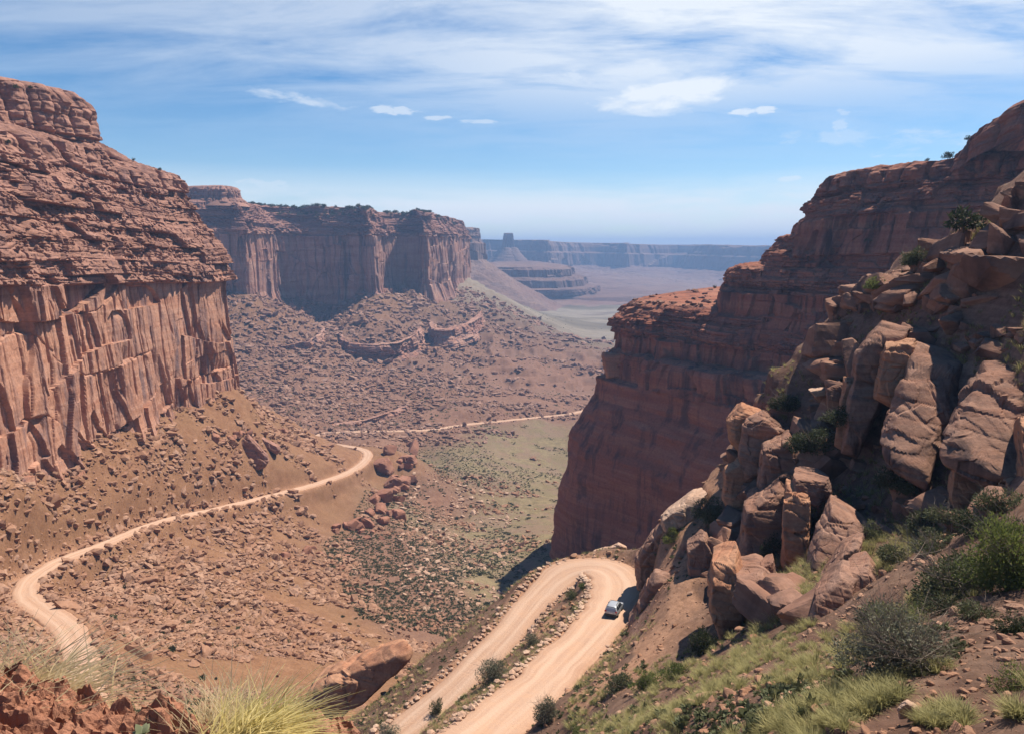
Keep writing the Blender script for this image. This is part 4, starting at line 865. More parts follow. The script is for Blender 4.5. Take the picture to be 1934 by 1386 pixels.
def twigs(n, r, h, seed, rad=0.012, gnarl=0.25, up=0.6):
    q = np.random.default_rng(seed); out = []
    for i in range(n):
        a = q.uniform(0, 6.28); tip = np.array([math.cos(a)*r*q.uniform(0.4, 1), math.sin(a)*r*q.uniform(0.4, 1), h*q.uniform(0.45, 1)])
        t = np.linspace(0, 1, 6)[:, None]; P = tip*np.concatenate([t**1.0, t**1.0, t**up], 1)+np.cumsum(q.normal(size=(6, 3))*gnarl*0.16*r, 0)*t
        P[0] = (q.normal()*0.04*r, q.normal()*0.04*r, -0.05*h); out.append((P, rad*r, rad*r*0.3))
        for j in range(2):
            m = P[q.integers(2, 5)]; e = m+(q.normal(size=3)*0.3+np.array([0, 0, 0.12]))*r
            out.append((np.array([m, (m+e)/2+q.normal(size=3)*0.04*r, e]), rad*r*0.55, rad*r*0.2))
    return tubes(out)
# scrub over the valley floor and the slopes
SCRUB = [mesh_np('shrub', *leaves(110, 1.0, 7, 0.42, 40+i)[:2], L_dark if i < 3 else L_olive, False, {'tone': leaves(110, 1.0, 7, 0.42, 40+i)[2]}) for i in range(5)]
def scrub(n, box, test, s0, s1, label, group, seed, kinds=(0, 1, 2, 3)):
    r = np.random.default_rng(seed); x, y = scatter(n*16, *box, seed)
    so = hsoil(x, y); rd = hroad(x, y); ok = test(x, y, so) & (rd > 1.2)
    cl = fbm2(x/45, y/45, 3, 71)+0.7*fbm2(x/14, y/14, 2, 73); ok &= cl > r.uniform(-0.7, 0.4, len(x)); x = x[ok][:n]; y = y[ok][:n]; z = hz(x, y)
    for k in range(len(x)):
        s = s0*(s1/s0)**(r.random()**1.6)
        o = link('shrub', SCRUB[kinds[r.integers(len(kinds))]], loc=(x[k], y[k], z[k]-0.05*s), rot=(0, 0, r.uniform(0, 6.28)), scale=(s, s*r.uniform(0.8, 1.1), s*r.uniform(0.75, 1.05)))
        tag(o, label, 'shrub', group)
scrub(90, (150, 640, 150, 290), lambda x, y, s: (s[:, 1]+s[:, 0] > 0.5), 0.7, 1.9, 'small dark shrub on the lower orange slope', 'shrubs on the orange slope', 51)
scrub(150, (720, 1080, 330, 640), lambda x, y, s: s[:, 1] > 0.35, 1.1, 2.6, 'dark green shrub dotting the olive valley floor', 'shrubs on the valley floor', 52)
scrub(56, (620, 960, 110, 300), lambda x, y, s: (s[:, 1]+s[:, 0]+s[:, 2] > 0.5) & (y > 140), 0.9, 1.9, 'dark shrub in the wash behind the lower road', 'shrubs in the wash', 53)
def leaf_stuff(name, n, box, test, s0, s1, nl, label, mat, seed, cat, px=True):
    r = np.random.default_rng(seed); x, y = scatter(n*5, *box, seed); so = hsoil(x, y); rd = hroad(x, y)
    ok = test(x, y, so) & (rd > 0.8); cl = fbm2(x/45, y/45, 3, 71)+0.6*fbm2(x/12, y/12, 2, 72); ok &= cl > r.uniform(-0.8, 0.45, len(x)); ok &= (so[:, 1]+0.7*so[:, 2]+0.3*so[:, 0]+so[:, 3]) > r.uniform(0.05, 0.95, len(x))
    x = x[ok][:n]; y = y[ok][:n]; m = len(x); z = hz(x, y); s = s0*(s1/s0)**(r.random(m)**1.8)
    base = [leaves(nl, 1.0, 4, 0.65, seed+i, 0.8, 0.3, 0.7) for i in range(6)]; k = r.integers(6, size=m); Vs = []; Fs = []; ts = []; b = 0
    for i in range(6):
        j = np.nonzero(k == i)[0]; V, F, t_ = base[i]; q = len(j)
        P = V[None]*s[j, None, None]*np.array([1, 1, 0.85])+np.stack([x[j], y[j], z[j]-0.05*s[j]], -1)[:, None]
        Vs.append(P.reshape(-1, 3)); Fs.append((F[None]+(np.arange(q)*len(V))[:, None, None]).reshape(-1, 3)+b); b += q*len(V)
        ts.append((t_[None]*0.6+r.random((q, 1))*0.4).ravel())
    o = link(name, mesh_np(name, np.concatenate(Vs), np.concatenate(Fs), mat, False, {'tone': np.concatenate(ts)})); tag(o, label, cat, None, 'stuff')
leaf_stuff('undergrowth', 12000, (560, 1120, 300, 980), lambda x, y, s: s[:, 1]+s[:, 2] > 0.2, 0.45, 1.5, 26, 'low scrub scattered over the valley floor', L_scrub, 61, 'undergrowth')
leaf_stuff('undergrowth', 6500, (-150, 760, 140, 460), lambda x, y, s: (s[:, 0]+s[:, 1] > 0.4) & (hz(x, y) < -0.30*y-20), 0.15, 0.75, 22, 'low olive scrub on the orange slope', L_olive, 62, 'undergrowth')
leaf_stuff('undergrowth', 3500, (400, 1150, 760, 2200), lambda x, y, s: s[:, 2]+s[:, 1] > 0.3, 1.0, 2.6, 16, 'low scrub on the far slope and plain', L_olive, 63, 'undergrowth')
leaf_stuff('undergrowth', 2600, (560, 2000, 24, 126), lambda x, y, s: (s[:, 3] > 0.4) & (x > -45), 0.12, 0.5, 40, 'low dark scrub on the near slope', L_olive, 64, 'undergrowth')
# bunch grass
def tussock(n, seed, lean=0.0):
    q = np.random.default_rng(seed); a = q.uniform(0, 6.28, n); sp = q.uniform(0.1, 0.85, n); h = q.uniform(0.4, 0.9, n)
    b0 = np.stack([np.cos(a)*0.16*q.random(n), np.sin(a)*0.16*q.random(n), 0*a], 1)
    dirn = np.stack([np.cos(a)*sp, np.sin(a)*sp, h], 1); m = b0+dirn*0.55+np.array([0, 0, 0.06]); tp = b0+dirn*np.array([1.25, 1.25, 0.93])
    sd = np.stack([-np.sin(a), np.cos(a), 0*a], 1)*0.015
    V = np.stack([b0-sd, b0+sd, m+sd*0.8, m-sd*0.8, tp], 1).reshape(-1, 3); i = np.arange(n)[:, None]*5
    F = np.concatenate([i+[[0, 1, 2]], i+[[0, 2, 3]], i+[[3, 2, 4]]], 1).reshape(-1, 3)
    return V, F, np.repeat(q.random(n), 5)
def grass(n, box, test, s0, s1, nb, label, mat, seed):
    r = np.random.default_rng(seed); x, y = scatter(n*6, *box, seed); so = hsoil(x, y); rd = hroad(x, y)
    ok = test(x, y, so) & (rd > 0.5); cl = fbm2(x/7, y/7, 3, 81); ok &= cl > r.uniform(-0.7, 0.25, len(x))
    x = x[ok][:n]; y = y[ok][:n]; m = len(x); z = hz(x, y); s = s0*(s1/s0)**(r.random(m)**1.5)
    base = [tussock(nb, seed+i) for i in range(8)]; k = r.integers(8, size=m); Vs = []; Fs = []; ts = []; b = 0
    for i in range(8):
        j = np.nonzero(k == i)[0]; V, F, t_ = base[i]; q = len(j); a = r.uniform(0, 6.28, q)[:, None]
        P = V[None]*s[j, None, None]
        P = np.stack([P[..., 0]*np.cos(a)-P[..., 1]*np.sin(a), P[..., 0]*np.sin(a)+P[..., 1]*np.cos(a), P[..., 2]], -1)+np.stack([x[j], y[j], z[j]-0.03], -1)[:, None]
        Vs.append(P.reshape(-1, 3)); Fs.append((F[None]+(np.arange(q)*len(V))[:, None, None]).reshape(-1, 3)+b); b += q*len(V)
        ts.append((t_[None]*0.5+r.random((q, 1))*0.5).ravel())
    o = link('grass', mesh_np('grass', np.concatenate(Vs), np.concatenate(Fs), mat, False, {'tone': np.concatenate(ts)})); tag(o, label, 'grass', None, 'stuff')
grass(3600, (1080, 2050, 14, 66), lambda x, y, s: (s[:, 3] > 0.4) & (x > 3) & (fbm2(x/2.2, y/2.2, 2, 85) > -0.2), 0.2, 0.75, 100, 'yellow-green bunch grass on the near slope', L_grass, 91)
grass(2800, (1450, 2050, 55, 112), lambda x, y, s: (s[:, 3] > 0.4), 0.45, 1.15, 30, 'pale bunch grass high on the right-hand slope', L_grass, 92)
grass(3800, (560, 1260, 68, 128), lambda x, y, s: (s[:, 3] > 0.4) & (hroad(x, y) < 22) & (fbm2(x/9, y/9, 3, 83) > -0.3), 0.3, 0.75, 22, 'olive bunch grass on the banks of the hairpin road', L_grass, 93)
print('grass', round(time.time()-T0, 1))
def bush(name, u, v, r, h, label, lm, nl, seed, lumps=12, lsize=0.16, nt=26, cat='bush', Y=None, thin=0.4, hollow=0.3, trad=0.012):
    p = pick(u, v) if Y is None else PY(u, v, Y)
    o = bpy.data.objects.new(name, None); COL.objects.link(o); o.location = tuple(p-np.array([0, 0, 0.06])); o.empty_display_size = 0.2
    tag(o, label, cat)
    V, F, t_ = leaves(nl, 1.0, lumps, lsize, seed, 1.0, hollow, thin); V = V*np.array([r, r, h])
    link('foliage', mesh_np('foliage', V, F, lm, False, {'tone': t_}), o)
    V, F = twigs(nt, r, h, seed+1, trad); link('branches', mesh_np('branches', V, F, M_twig, False), o)
    return o
bush('bush', 1702, 1262, 2.35, 2.1, 'large grey tangled bush with a green top on the near slope', L_grey, 9000, 301, 26, 0.055, 170, hollow=0.2, trad=0.007)
bush('bush', 1700, 1185, 1.9, 1.1, 'green leafy shrub growing through the back of the large grey bush', L_green, 4200, 302, 18, 0.06, 40, Y=30.2, trad=0.007)
bush('bush', 1915, 1110, 2.6, 3.7, 'tall bright green bush at the right edge of the photo', L_green, 9000, 303, 26, 0.06, 60, trad=0.008)
bush('bush', 1800, 1130, 3.0, 2.6, 'dark green thicket left of the tall bright green bush', L_olive, 7000, 304, 22, 0.07, 40)
bush('bush', 1325, 1235, 1.7, 2.6, 'round dark shrub at the foot of the dark red block', L_dark, 3500, 305, 12, 0.1, 30)
bush('bush', 1460, 1045, 1.9, 2.6, 'dark bush growing against the orange streaked rock face', L_dark, 3500, 306, 12, 0.1, 30)
bush('bush', 1340, 985, 3.2, 3.4, 'big olive bush on the shoulder of the near ridge', L_olive, 5000, 307, 16, 0.09, 40)
bush('bush', 1268, 1020, 1.8, 1.8, 'light green bush near the low end of the ridge', L_green, 3200, 308, 12, 0.1, 24)
bush('bush', 1485, 772, 2.6, 2.4, 'dark bush on the grassy bench near the rounded knob', L_dark, 3800, 309, 14, 0.1, 26)
bush('bush', 1535, 850, 3.4, 2.8, 'wide dark bush in the middle of the shaded bench', L_dark, 4200, 310, 16, 0.09, 26)
bush('bush', 1590, 800, 2.6, 2.2, 'dark bush between the bench and the stone splinter', L_dark, 3400, 311, 14, 0.1, 26)
bush('bush', 1690, 920, 2.4, 2.6, 'dark shrub in the shade below the large speckled slab', L_dark, 3400, 312, 14, 0.1, 26)
bush('bush', 1640, 1010, 1.5, 1.4, 'small green shrub right of the big smooth slab', L_olive, 2200, 313, 10, 0.12, 20)
bush('bush', 930, 1286, 2.3, 3.0, 'grey-green bushy shrub in the median between the two road legs', L_grey, 4200, 314, 16, 0.08, 70, trad=0.008)
bush('bush', 825, 1345, 1.0, 2.2, 'slim green sapling-like shrub beside the lower road leg', L_olive, 1600, 315, 9, 0.12, 20)
bush('bush', 1030, 1362, 1.65, 2.5, 'round grey shrub on the edge of the upper road leg', L_grey, 4200, 316, 14, 0.09, 90, trad=0.008)
bush('bush', 1100, 1110, 1.0, 1.1, 'small green bush at the tip of the median in the hairpin', L_green, 1200, 317, 8, 0.14, 16)
bush('bush', 1080, 1128, 1.5, 1.3, 'low olive bush just below the tip of the median', L_olive, 1600, 318, 10, 0.12, 16)
bush('bush', 1005, 1215, 1.6, 1.7, 'greyish bush halfway along the median', L_grey, 2000, 319, 10, 0.1, 40)
bush('bush', 1170, 1300, 1.6, 1.5, 'dark green bush at the bottom of the pink road bank', L_olive, 2400, 320, 12, 0.11, 24)
bush('bush', 1225, 1300, 1.5, 1.5, 'bright green bush in the row above the grey road-edge shrub', L_green, 2400, 321, 12, 0.11, 24)
bush('bush', 1275, 1280, 1.4, 1.4, 'second bright green bush uphill in the same row', L_green, 2200, 322, 12, 0.11, 24)
bush('bush', 1650, 545, 2.2, 1.9, 'bright green shrub on the crest of the upper ridge', L_green, 2200, 323, 12, 0.12, 20)
bush('bush', 1730, 500, 2.4, 2.6, 'green shrub on the crest above the angular grey block', L_olive, 2200, 324, 12, 0.12, 20)
bush('bush', 1915, 1300, 0.9, 0.8, 'small bright green bush low at the right edge', L_green, 2200, 325, 10, 0.09, 24)
bush('bush', 735, 1390, 1.7, 1.5, 'grey scrub bush at the bottom edge between the road legs', L_grey, 2600, 326, 12, 0.1, 50)
bush('bush', 1090, 1390, 1.0, 1.0, 'light green bush at the bottom right of the upper road', L_green, 1800, 327, 10, 0.11, 20)
for k, (u, v) in enumerate([(1790, 985), (1840, 1010), (1760, 1040), (1820, 1080), (1880, 960), (1780, 1160), (1850, 1165), (1920, 1190), (1740, 1000), (1900, 1010), (1690, 1060), (1650, 1180)]):
    p = pick(u, v)
    if p is None or np.linalg.norm(p) > 150: continue
    R_ = np.linalg.norm(p); b_ = bush('bush', u, v, R_*0.028, R_*0.026, 'dark olive shrub crowding the shaded slope under the huge varnished block', [L_olive, L_dark][k % 2], 2000, 340+k, 11, 0.11, 20); b_['group'] = 'shrubs on the shaded slope'
# junipers
M_bark = plain('juniper_bark', (0.16, 0.11, 0.08), 0.9, 0, 0.1)
def juniper_meshes(seed):
    V, F, t_ = leaves(420, 1.0, 9, 0.22, seed, 0.95); cr = mesh_np('crown', V+np.array([0, 0, 0.25]), F, L_dark, False, {'tone': t_})
    V, F = tubes([(np.array([(0, 0, -.1), (.05, .02, .3), (-.03, .03, .6), (0, 0, .9)]), 0.09, 0.03), (np.array([(.04, 0, .3), (.3, .1, .6), (.45, .1, .8)]), 0.05, 0.015), (np.array([(-.02, 0, .4), (-.3, -.1, .65), (-.4, 0, .9)]), 0.045, 0.015)])
    return cr, mesh_np('trunk', V, F, M_bark, False)
JUN = [juniper_meshes(400+i) for i in range(5)]
JT = [mesh_np('juniper_tree', leaves(90, 1.0, 6, 0.45, 420+i, 0.95)[0], leaves(90, 1.0, 6, 0.45, 420+i)[1], L_dark, False, {'tone': leaves(90, 1.0, 6, 0.45, 420+i)[2]}) for i in range(4)]
def juniper(p, s, label, group=None, k=0):
    o = bpy.data.objects.new('juniper_tree', None); COL.objects.link(o); o.location = tuple(p-np.array([0, 0, 0.05*s])); o.rotation_euler = (0, 0, k*1.7); o.scale = (s, s, s)
    tag(o, label, 'tree', group); cr, tr = JUN[k % 5]; link('crown', cr, o); link('trunk', tr, o); return o
for k, (u, v, s, lab) in enumerate([(1790, 252, 3.0, 'wind-bent juniper standing on the skyline of the right-hand spur'), (1828, 246, 1.7, 'small juniper right of the wind-bent one on the skyline'), (1752, 285, 1.2, 'tiny juniper on the lip left of the wind-bent one'),
        (28, 168, 1.9, 'leftmost juniper on the rim beside the rounded knob'), (56, 168, 1.6, 'juniper on the rim close against the rounded knob'), (14, 272, 1.6, 'juniper on the slope under the rounded knob'),
        (252, 304, 1.3, 'single juniper on the sloping rim of the left cliff'), (302, 320, 1.4, 'lower juniper farther along the sloping rim of the left cliff'), (1400, 490, 2.2, 'juniper on the shelf above the middle ledge of the spur'), (1440, 480, 1.8, 'juniper right beside it on the same shelf, half in shade'),
        (1640, 460, 2.2, 'juniper in the shade of the topmost spur wall'), (1350, 545, 1.9, 'juniper at the foot of the middle ledge of the spur'), (1820, 440, 2.6, 'juniper in the shaded scree at the upper right'), (1258, 552, 1.0, 'small juniper among the stones on the nose of the spur')]):
    p = pick(u, v)
    if p is None:
        for dv in range(2, 60, 2):
            p = pick(u, v+dv)
            if p is not None: break
    if p is not None and np.linalg.norm(p) < 700: juniper(p, s, lab, None, k)
q_ = np.random.default_rng(8); nj = 0
while nj < 330:
    u = q_.uniform(480, 884); Y0_ = 1330 if u < 730 else (1480 if u < 805 else 1440+(u-805)*5.4)
    Y_ = Y0_+q_.uniform(16, 60); x, y = UY(u, Y_); p = drop_on(x, y, 300); nj += 1
    if p is None or p[2] < 55 or p[2] > 110: continue
    s = q_.uniform(2.6, 5.6)
    o = link('juniper_tree', JT[nj % 4], loc=(p[0], p[1], p[2]-0.2), rot=(0, 0, q_.uniform(0, 6.28)), scale=(s*1.15, s*1.15, s))
    tag(o, 'small dark juniper in the line of trees along the far headland rim', 'tree', 'junipers along the far rim')
print('plants', round(time.time()-T0, 1))

# ------------------------------------------------------------------ the ledge the photo is taken from
def ledge():
    nx, ny = 520, 420
    xs = np.linspace(-3.6, 1.0, nx); ys = np.linspace(0.6, 3.6, ny); gx, gy = np.meshgrid(xs, ys)
    top = np.interp(gx, [-3.6, -2.3, -1.95, -1.75, -1.6, -1.45, -1.25, -1.05, -0.6, 1.0], [-1.72, -1.70, -1.675, -1.70, -1.78, -1.84, -1.875, -1.90, -2.05, -2.25])
    ed = 2.75+0.22*fbm2(gx/0.5, gx*0, 3, 3)+0.06*fbm2(gx/0.12, gx*0, 3, 4)
    z = top-0.10*(2.7-gy)*0.3
    z += 0.07*fbm2(gx/0.35, gy/0.35, 3, 11)
    b = blocks(gx+0.3*gy, gy-0.2*gx, 0.16, 0.13, 13, 0.9); z += (b[0]-0.5)*0.10*sst(0, 0.03, b[4])+b[2]*(b[1]-.5)*0.10
    b = blocks(gx-0.3*gy, gy+0.2*gx, 0.06, 0.05, 15, 0.9); z += (b[0]-0.5)*0.045
    z += 0.028*fbm2(gx/0.035, gy/0.035, 4, 17)
    over = np.clip(gy-ed, 0, None); z -= over*2.6+1.2*sst(0.0, 0.35, over)
    z -= np.clip(gx-0.2, 0, None)*1.5
    z = np.where((gy > ys[-2]) | (gx > xs[-2]) | (gx < xs[1]) | (gy < ys[1]), z-9, z)
    m = rock_mat('crumbly_red_dirt', [(0.30, 0.125, 0.075), (0.36, 0.165, 0.10), (0.43, 0.225, 0.145), (0.32, 0.14, 0.085)], (0.2, 0.09, 0.06), 0.3, 0.5, 8.0, 1.0, 0.6)
    o = link('rock_ledge', mesh_np('rock_ledge', np.stack([gx, gy, z], -1).reshape(-1, 3), grid_faces(ny, nx), m, False)); tag(o, 'crumbly red rock ledge at the near edge of the overlook', 'rock ledge', None, 'structure')
    return lambda x, y: float(bil(z, xs, ys, np.array(x), np.array(y)))
lz = ledge()
def blade_clump(name, base, n, L, label, mat, seed, dirs, w=0.0022, cat='grass clump', spread=0.12, droop=0.35):
    """long dry stems fanning out from a root; dirs = [(direction, weight)]"""
    q = np.random.default_rng(seed); Vs = []; Fs = []; ts = []; b = 0; ns = 7
    D = np.array([d for d, _ in dirs], float); wt = np.array([a for _, a in dirs]); wt = wt/wt.sum()
    for i in range(n):
        k = q.choice(len(D), p=wt); d = D[k]+q.normal(size=3)*0.20; d /= np.linalg.norm(d)
        l = L*q.uniform(0.45, 1.1); t = np.linspace(0, 1, ns)[:, None]
        p0 = np.array([q.normal()*spread, q.normal()*spread*0.6, 0])
        P = p0+d*l*t+np.array([0, 0, -1])*droop*l*q.uniform(0.1, 1)*t**2+np.array([d[0], d[1], 0])*0.25*l*t**2
        sd = np.cross(d, [0.2, 1, 0.1]); sd /= np.linalg.norm(sd); ww = w*q.uniform(0.6, 1.3)*(1-0.8*t)
        V = np.concatenate([P-sd*ww, P+sd*ww], 1).reshape(-1, 3); F = grid_faces(ns, 2)+b
        Vs.append(V); Fs.append(F); b += len(V); ts.append(np.full(len(V), q.random()))
    o = bpy.data.objects.new(name, None); COL.objects.link(o); o.location = base; tag(o, label, cat)
    link('blades', mesh_np('blades', np.concatenate(Vs), np.concatenate(Fs), mat, False, {'tone': np.concatenate(ts)}), o)
    return o
blade_clump('grass_clump', tuple(PY(15, 1345, 2.8)), 520, 0.46, 'pale dry grass clump leaning over the ledge at the lower left', L_straw, 1, [((0.75, 0.1, 0.55), 2.2), ((0.45, 0, 0.8), 1.5), ((-0.3, 0, 0.8), 1.2), ((0.95, 0, 0.25), 0.8), ((-0.7, 0, 0.35), 0.6)], spread=0.15, w=0.0036)
blade_clump('grass_clump', tuple(PY(430, 1400, 2.7)), 420, 0.36, 'tall straw-coloured grass clump in front of the valley, right of the ledge', L_straw, 2, [((0, 0, 1), 2), ((-0.35, 0, 0.9), 1.2), ((0.35, 0, 0.9), 1.6), ((0.7, 0, 0.6), 0.6)], spread=0.09, w=0.0026)
blade_clump('grass_clump', tuple(PY(465, 1400, 2.55)), 560, 0.32, 'yellowish arching grass clump bending right beside the straw-coloured one', L_lime, 3, [((0.55, 0, 0.75), 2), ((0.8, 0, 0.5), 1.6), ((0.2, 0, 0.9), 0.7)], spread=0.07, w=0.003, droop=0.5)
def rosette(u, v, Y, n, L, label, mat, seed, name='seedling'):
    q = np.random.default_rng(seed); Vs = []; Fs = []; b = 0
    for i in range(n):
        a = q.uniform(0, 6.28); e = q.uniform(0.25, 1.1); d = np.array([math.cos(a)*math.cos(e), math.sin(a)*math.cos(e), math.sin(e)]); sd = np.array([-math.sin(a), math.cos(a), 0])
        t = np.array([0, .35, .7, 1])[:, None]; w_ = np.array([.05, .26, .2, .01])[:, None]*L; P = d*t*L*q.uniform(.7, 1.1)-np.array([0, 0, .25*L])*t**2
        Vs.append(np.concatenate([P-sd*w_, P+sd*w_], 1).reshape(-1, 3)); Fs.append(grid_faces(4, 2)+b); b += 8
    V = np.concatenate(Vs)
    o = link(name, mesh_np(name, V, np.concatenate(Fs), mat, True, {'tone': np.linspace(0, 1, len(V))}), loc=tuple(PY(u, v, Y))); tag(o, label, 'plant')
L_sage = leaf_mat('sage_leaf', (0.15, 0.16, 0.08), (0.28, 0.28, 0.16))
rosette(268, 1388, 2.42, 22, 0.055, 'little grey-leaved plant on the crumbly ledge', L_sage, 5)
rosette(290, 1352, 2.75, 10, 0.045, 'tiny green sprout at the lip of the crumbly ledge', L_green, 6)

# ------------------------------------------------------------------ the car
def car(u, v, label):
    p = pick(u, v); k = int(np.argmin(np.linalg.norm(R1[:, :2]-p[:2], axis=1)))
    t = R1[k+6, :2]-R1[k-6, :2]; ang = math.atan2(t[1], t[0])-math.pi/2; pitch = math.atan2(R1[k+6, 2]-R1[k-6, 2], np.linalg.norm(t))
    root = bpy.data.objects.new('car', None); COL.objects.link(root); root.location = (p[0], p[1], p[2]); root.rotation_euler = (pitch, 0, ang); tag(root, label, 'car')
    paint = plain('silver_paint', (0.38, 0.39, 0.41), 0.35, 0.3, 0.5, 0.04); glass = plain('dark_glass', (0.015, 0.018, 0.022), 0.08, 0, 0.6, 0.1); blk = plain('black_trim', (0.03, 0.03, 0.032), 0.6)
    tyre = plain('tyre_rubber', (0.028, 0.027, 0.026), 0.85, 0, 0.2); rim = plain('alloy', (0.5, 0.5, 0.5), 0.35, 0.8); redl = plain('red_lens', (0.35, 0.012, 0.012), 0.2); wht = plain('clear_lens', (0.75, 0.75, 0.72), 0.15); pw = plain('plate_white', (0.7, 0.7, 0.68), 0.5)
    # body: sections along the length (front is +y): y, bottom, belt height, roof height, half width low, half width roof
    S = [(-2.28, .55, .80, .82, .72, .66), (-2.24, .42, .98, 1.02, .84, .74), (-2.12, .36, 1.04, 1.40, .90, .64), (-1.85, .33, 1.05, 1.60, .92, .64), (-1.2, .30, 1.05, 1.68, .93, .66), (-0.4, .30, 1.03, 1.70, .93, .66), (.25, .30, 1.01, 1.63, .93, .64), (.75, .30, 1.0, 1.32, .93, .68), (1.08, .31, .99, 1.03, .92, .72), (1.6, .33, .94, .98, .90, .70), (2.05, .38, .84, .88, .84, .62), (2.24, .45, .72, .74, .70, .52)]
    V = []; 
    for y, b, h, r, w, wr in S:
        half = [(0, b), (w*.86, b), (w*.97, b+.13), (w, (b+h)/2), (w*.985, h-.06), (w*.95, h), (wr+(w-wr)*.12, h+(r-h)*.85), (wr*.85, r), (0, r+.02)]
        ring = half+[(-x, z) for x, z in half[-2:0:-1]]
        V += [(x, y, z) for x, z in ring]
    nr_ = 16; V = np.array(V); F = grid_faces(len(S), nr_, True); me = mesh_np('body', V, F, paint, True)
    bm = bmesh.new(); bm.from_mesh(me); bm.verts.ensure_lookup_table()
    bm.faces.new([bm.verts[i] for i in range(nr_)][::-1]); bm.faces.new([bm.verts[(len(S)-1)*nr_+i] for i in range(nr_)])
    bmesh.ops.recalc_face_normals(bm, faces=bm.faces)
    bm.to_mesh(me); bm.free(); body = link('body', me, root)
    sub = body.modifiers.new('round', 'SUBSURF'); sub.levels = 1; sub.render_levels = 2
    def box(name, x0, x1, y0, y1, z0, z1, mat, par, bev=0.02):
        bm = bmesh.new(); bmesh.ops.create_cube(bm, size=1.0)
        for q in bm.verts: q.co = ((x0+x1)/2+q.co.x*(x1-x0), (y0+y1)/2+q.co.y*(y1-y0), (z0+z1)/2+q.co.z*(z1-z0))
        bmesh.ops.bevel(bm, geom=bm.edges[:], offset=bev, segments=2, affect='EDGES')
        m_ = bpy.data.meshes.new(name); bm.to_mesh(m_); bm.free(); m_.materials.append(mat); return link(name, m_, par)
    def pane(name, pts, mat, par, th=0.012):
        bm = bmesh.new(); vs = [bm.verts.new(q) for q in pts]; f = bm.faces.new(vs); bm.normal_update()
        r = bmesh.ops.extrude_face_region(bm, geom=[f]); n = Vector(f.normal)*th
        for e in r['geom']:
            if isinstance(e, bmesh.types.BMVert): e.co += n
        bmesh.ops.recalc_face_normals(bm, faces=bm.faces)
        m_ = bpy.data.meshes.new(name); bm.to_mesh(m_); bm.free(); m_.materials.append(mat); return link(name, m_, par)
    pane('rear_window', [(-.68, -2.235, 1.05), (.68, -2.235, 1.05), (.58, -1.99, 1.53), (-.58, -1.99, 1.53)], glass, root, 0.05)
    pane('windscreen', [(.70, 1.03, 1.07), (-.70, 1.03, 1.07), (-.60, .40, 1.58), (.60, .40, 1.58)], glass, root, 0.03)
    for s in (1, -1):
        def side(y0, y1, y2, y3): return [(s*.905, y0, 1.08), (s*.905, y1, 1.08), (s*.70, y2, 1.53), (s*.70, y3, 1.53)][::s]
        pane('side_window', side(-1.95, -1.1, -1.1, -1.75), glass, root); pane('side_window', side(-1.0, -.15, -.15, -1.0), glass, root); pane('side_window', side(-.05, .75, .2, -.05), glass, root)
        box('taillight', s*.74-.13, s*.74+.13, -2.29, -2.16, .86, 1.04, redl, root); box('headlight', s*.62-.16, s*.62+.16, 2.06, 2.2, .66, .78, wht, root)
        box('mirror', s*1.0-.09, s*1.0+.09, .62, .74, 1.04, 1.16, paint, root); box('roof_rail', s*.58-.02, s*.58+.02, -1.7, .1, 1.72, 1.76, blk, root, 0.01)
        box('door_handle', s*.94-.02, s*.94+.02, -.35, -.15, .93, .96, blk, root, 0.008)
    box('rear_bumper', -.82, .82, -2.36, -2.18, .40, .62, blk, root, 0.05); box('front_bumper', -.74, .74, 2.12, 2.30, .40, .60, blk, root, 0.05); box('number_plate', -.26, .26, -2.33, -2.27, .70, .82, pw, root, 0.006)
    for x in (-.80, .80):
        for y in (-1.38, 1.36):
            w_ = []
            for (r0, hw_, mat, nm) in ((.35, .115, tyre, 'tyre'), (.22, .122, rim, 'rim')):
                bm = bmesh.new(); bmesh.ops.create_cone(bm, cap_ends=True, segments=28, radius1=r0, radius2=r0, depth=hw_*2, matrix=Matrix.Rotation(math.pi/2, 4, 'Y'))
                bmesh.ops.bevel(bm, geom=[e for e in bm.edges if e.calc_face_angle(0) > 1], offset=.03, segments=2, affect='EDGES')
                m_ = bpy.data.meshes.new(nm); bm.to_mesh(m_); bm.free(); m_.materials.append(mat); w_.append((nm, m_))
            wo = link('wheel', w_[0][1], root, (x, y, .35)); link('rim', w_[1][1], wo)
car(1160, 1156, 'silver car with dark windows on the inner bend of the hairpin road')

# ------------------------------------------------------------------ light, sky, air, camera
SUN_AZ, SUN_EL = math.radians(48.0), math.radians(57.0)   # azimuth from +Y towards +X
sl = bpy.data.lights.new('sun', 'SUN'); sl.energy = 5.0; sl.angle = math.radians(0.53); sl.color = (1.0, 0.92, 0.80)
so = bpy.data.objects.new('sun', sl); COL.objects.link(so)
sd = Vector((math.sin(SUN_AZ)*math.cos(SUN_EL), math.cos(SUN_AZ)*math.cos(SUN_EL), math.sin(SUN_EL)))
so.rotation_euler = sd.to_track_quat('Z', 'Y').to_euler()
w = bpy.data.worlds.new('World'); scn.world = w; w.use_nodes = True
t = NT(w.node_tree); bg = t.n['Background']
sky = t.new('ShaderNodeTexSky', sky_type='NISHITA', sun_disc=False)
sky.sun_elevation = SUN_EL; sky.sun_rotation = SUN_AZ; sky.altitude = 1700; sky.air_density = 1.0; sky.dust_density = 0.1; sky.ozone_density = 1.2
dirv = t.new('ShaderNodeTexCoord').outputs['Generated']
sx = t.new('ShaderNodeSeparateXYZ', {0: dirv})
zc = t.math('MAXIMUM', sx.outputs[2], 0.0)
den = t.math('ADD', zc, 0.12)
pl = t.new('ShaderNodeCombineXYZ', {'X': t.math('DIVIDE', sx.outputs[0], den), 'Y': t.math('DIVIDE', sx.outputs[1], den), 'Z': 0.0}).outputs[0]
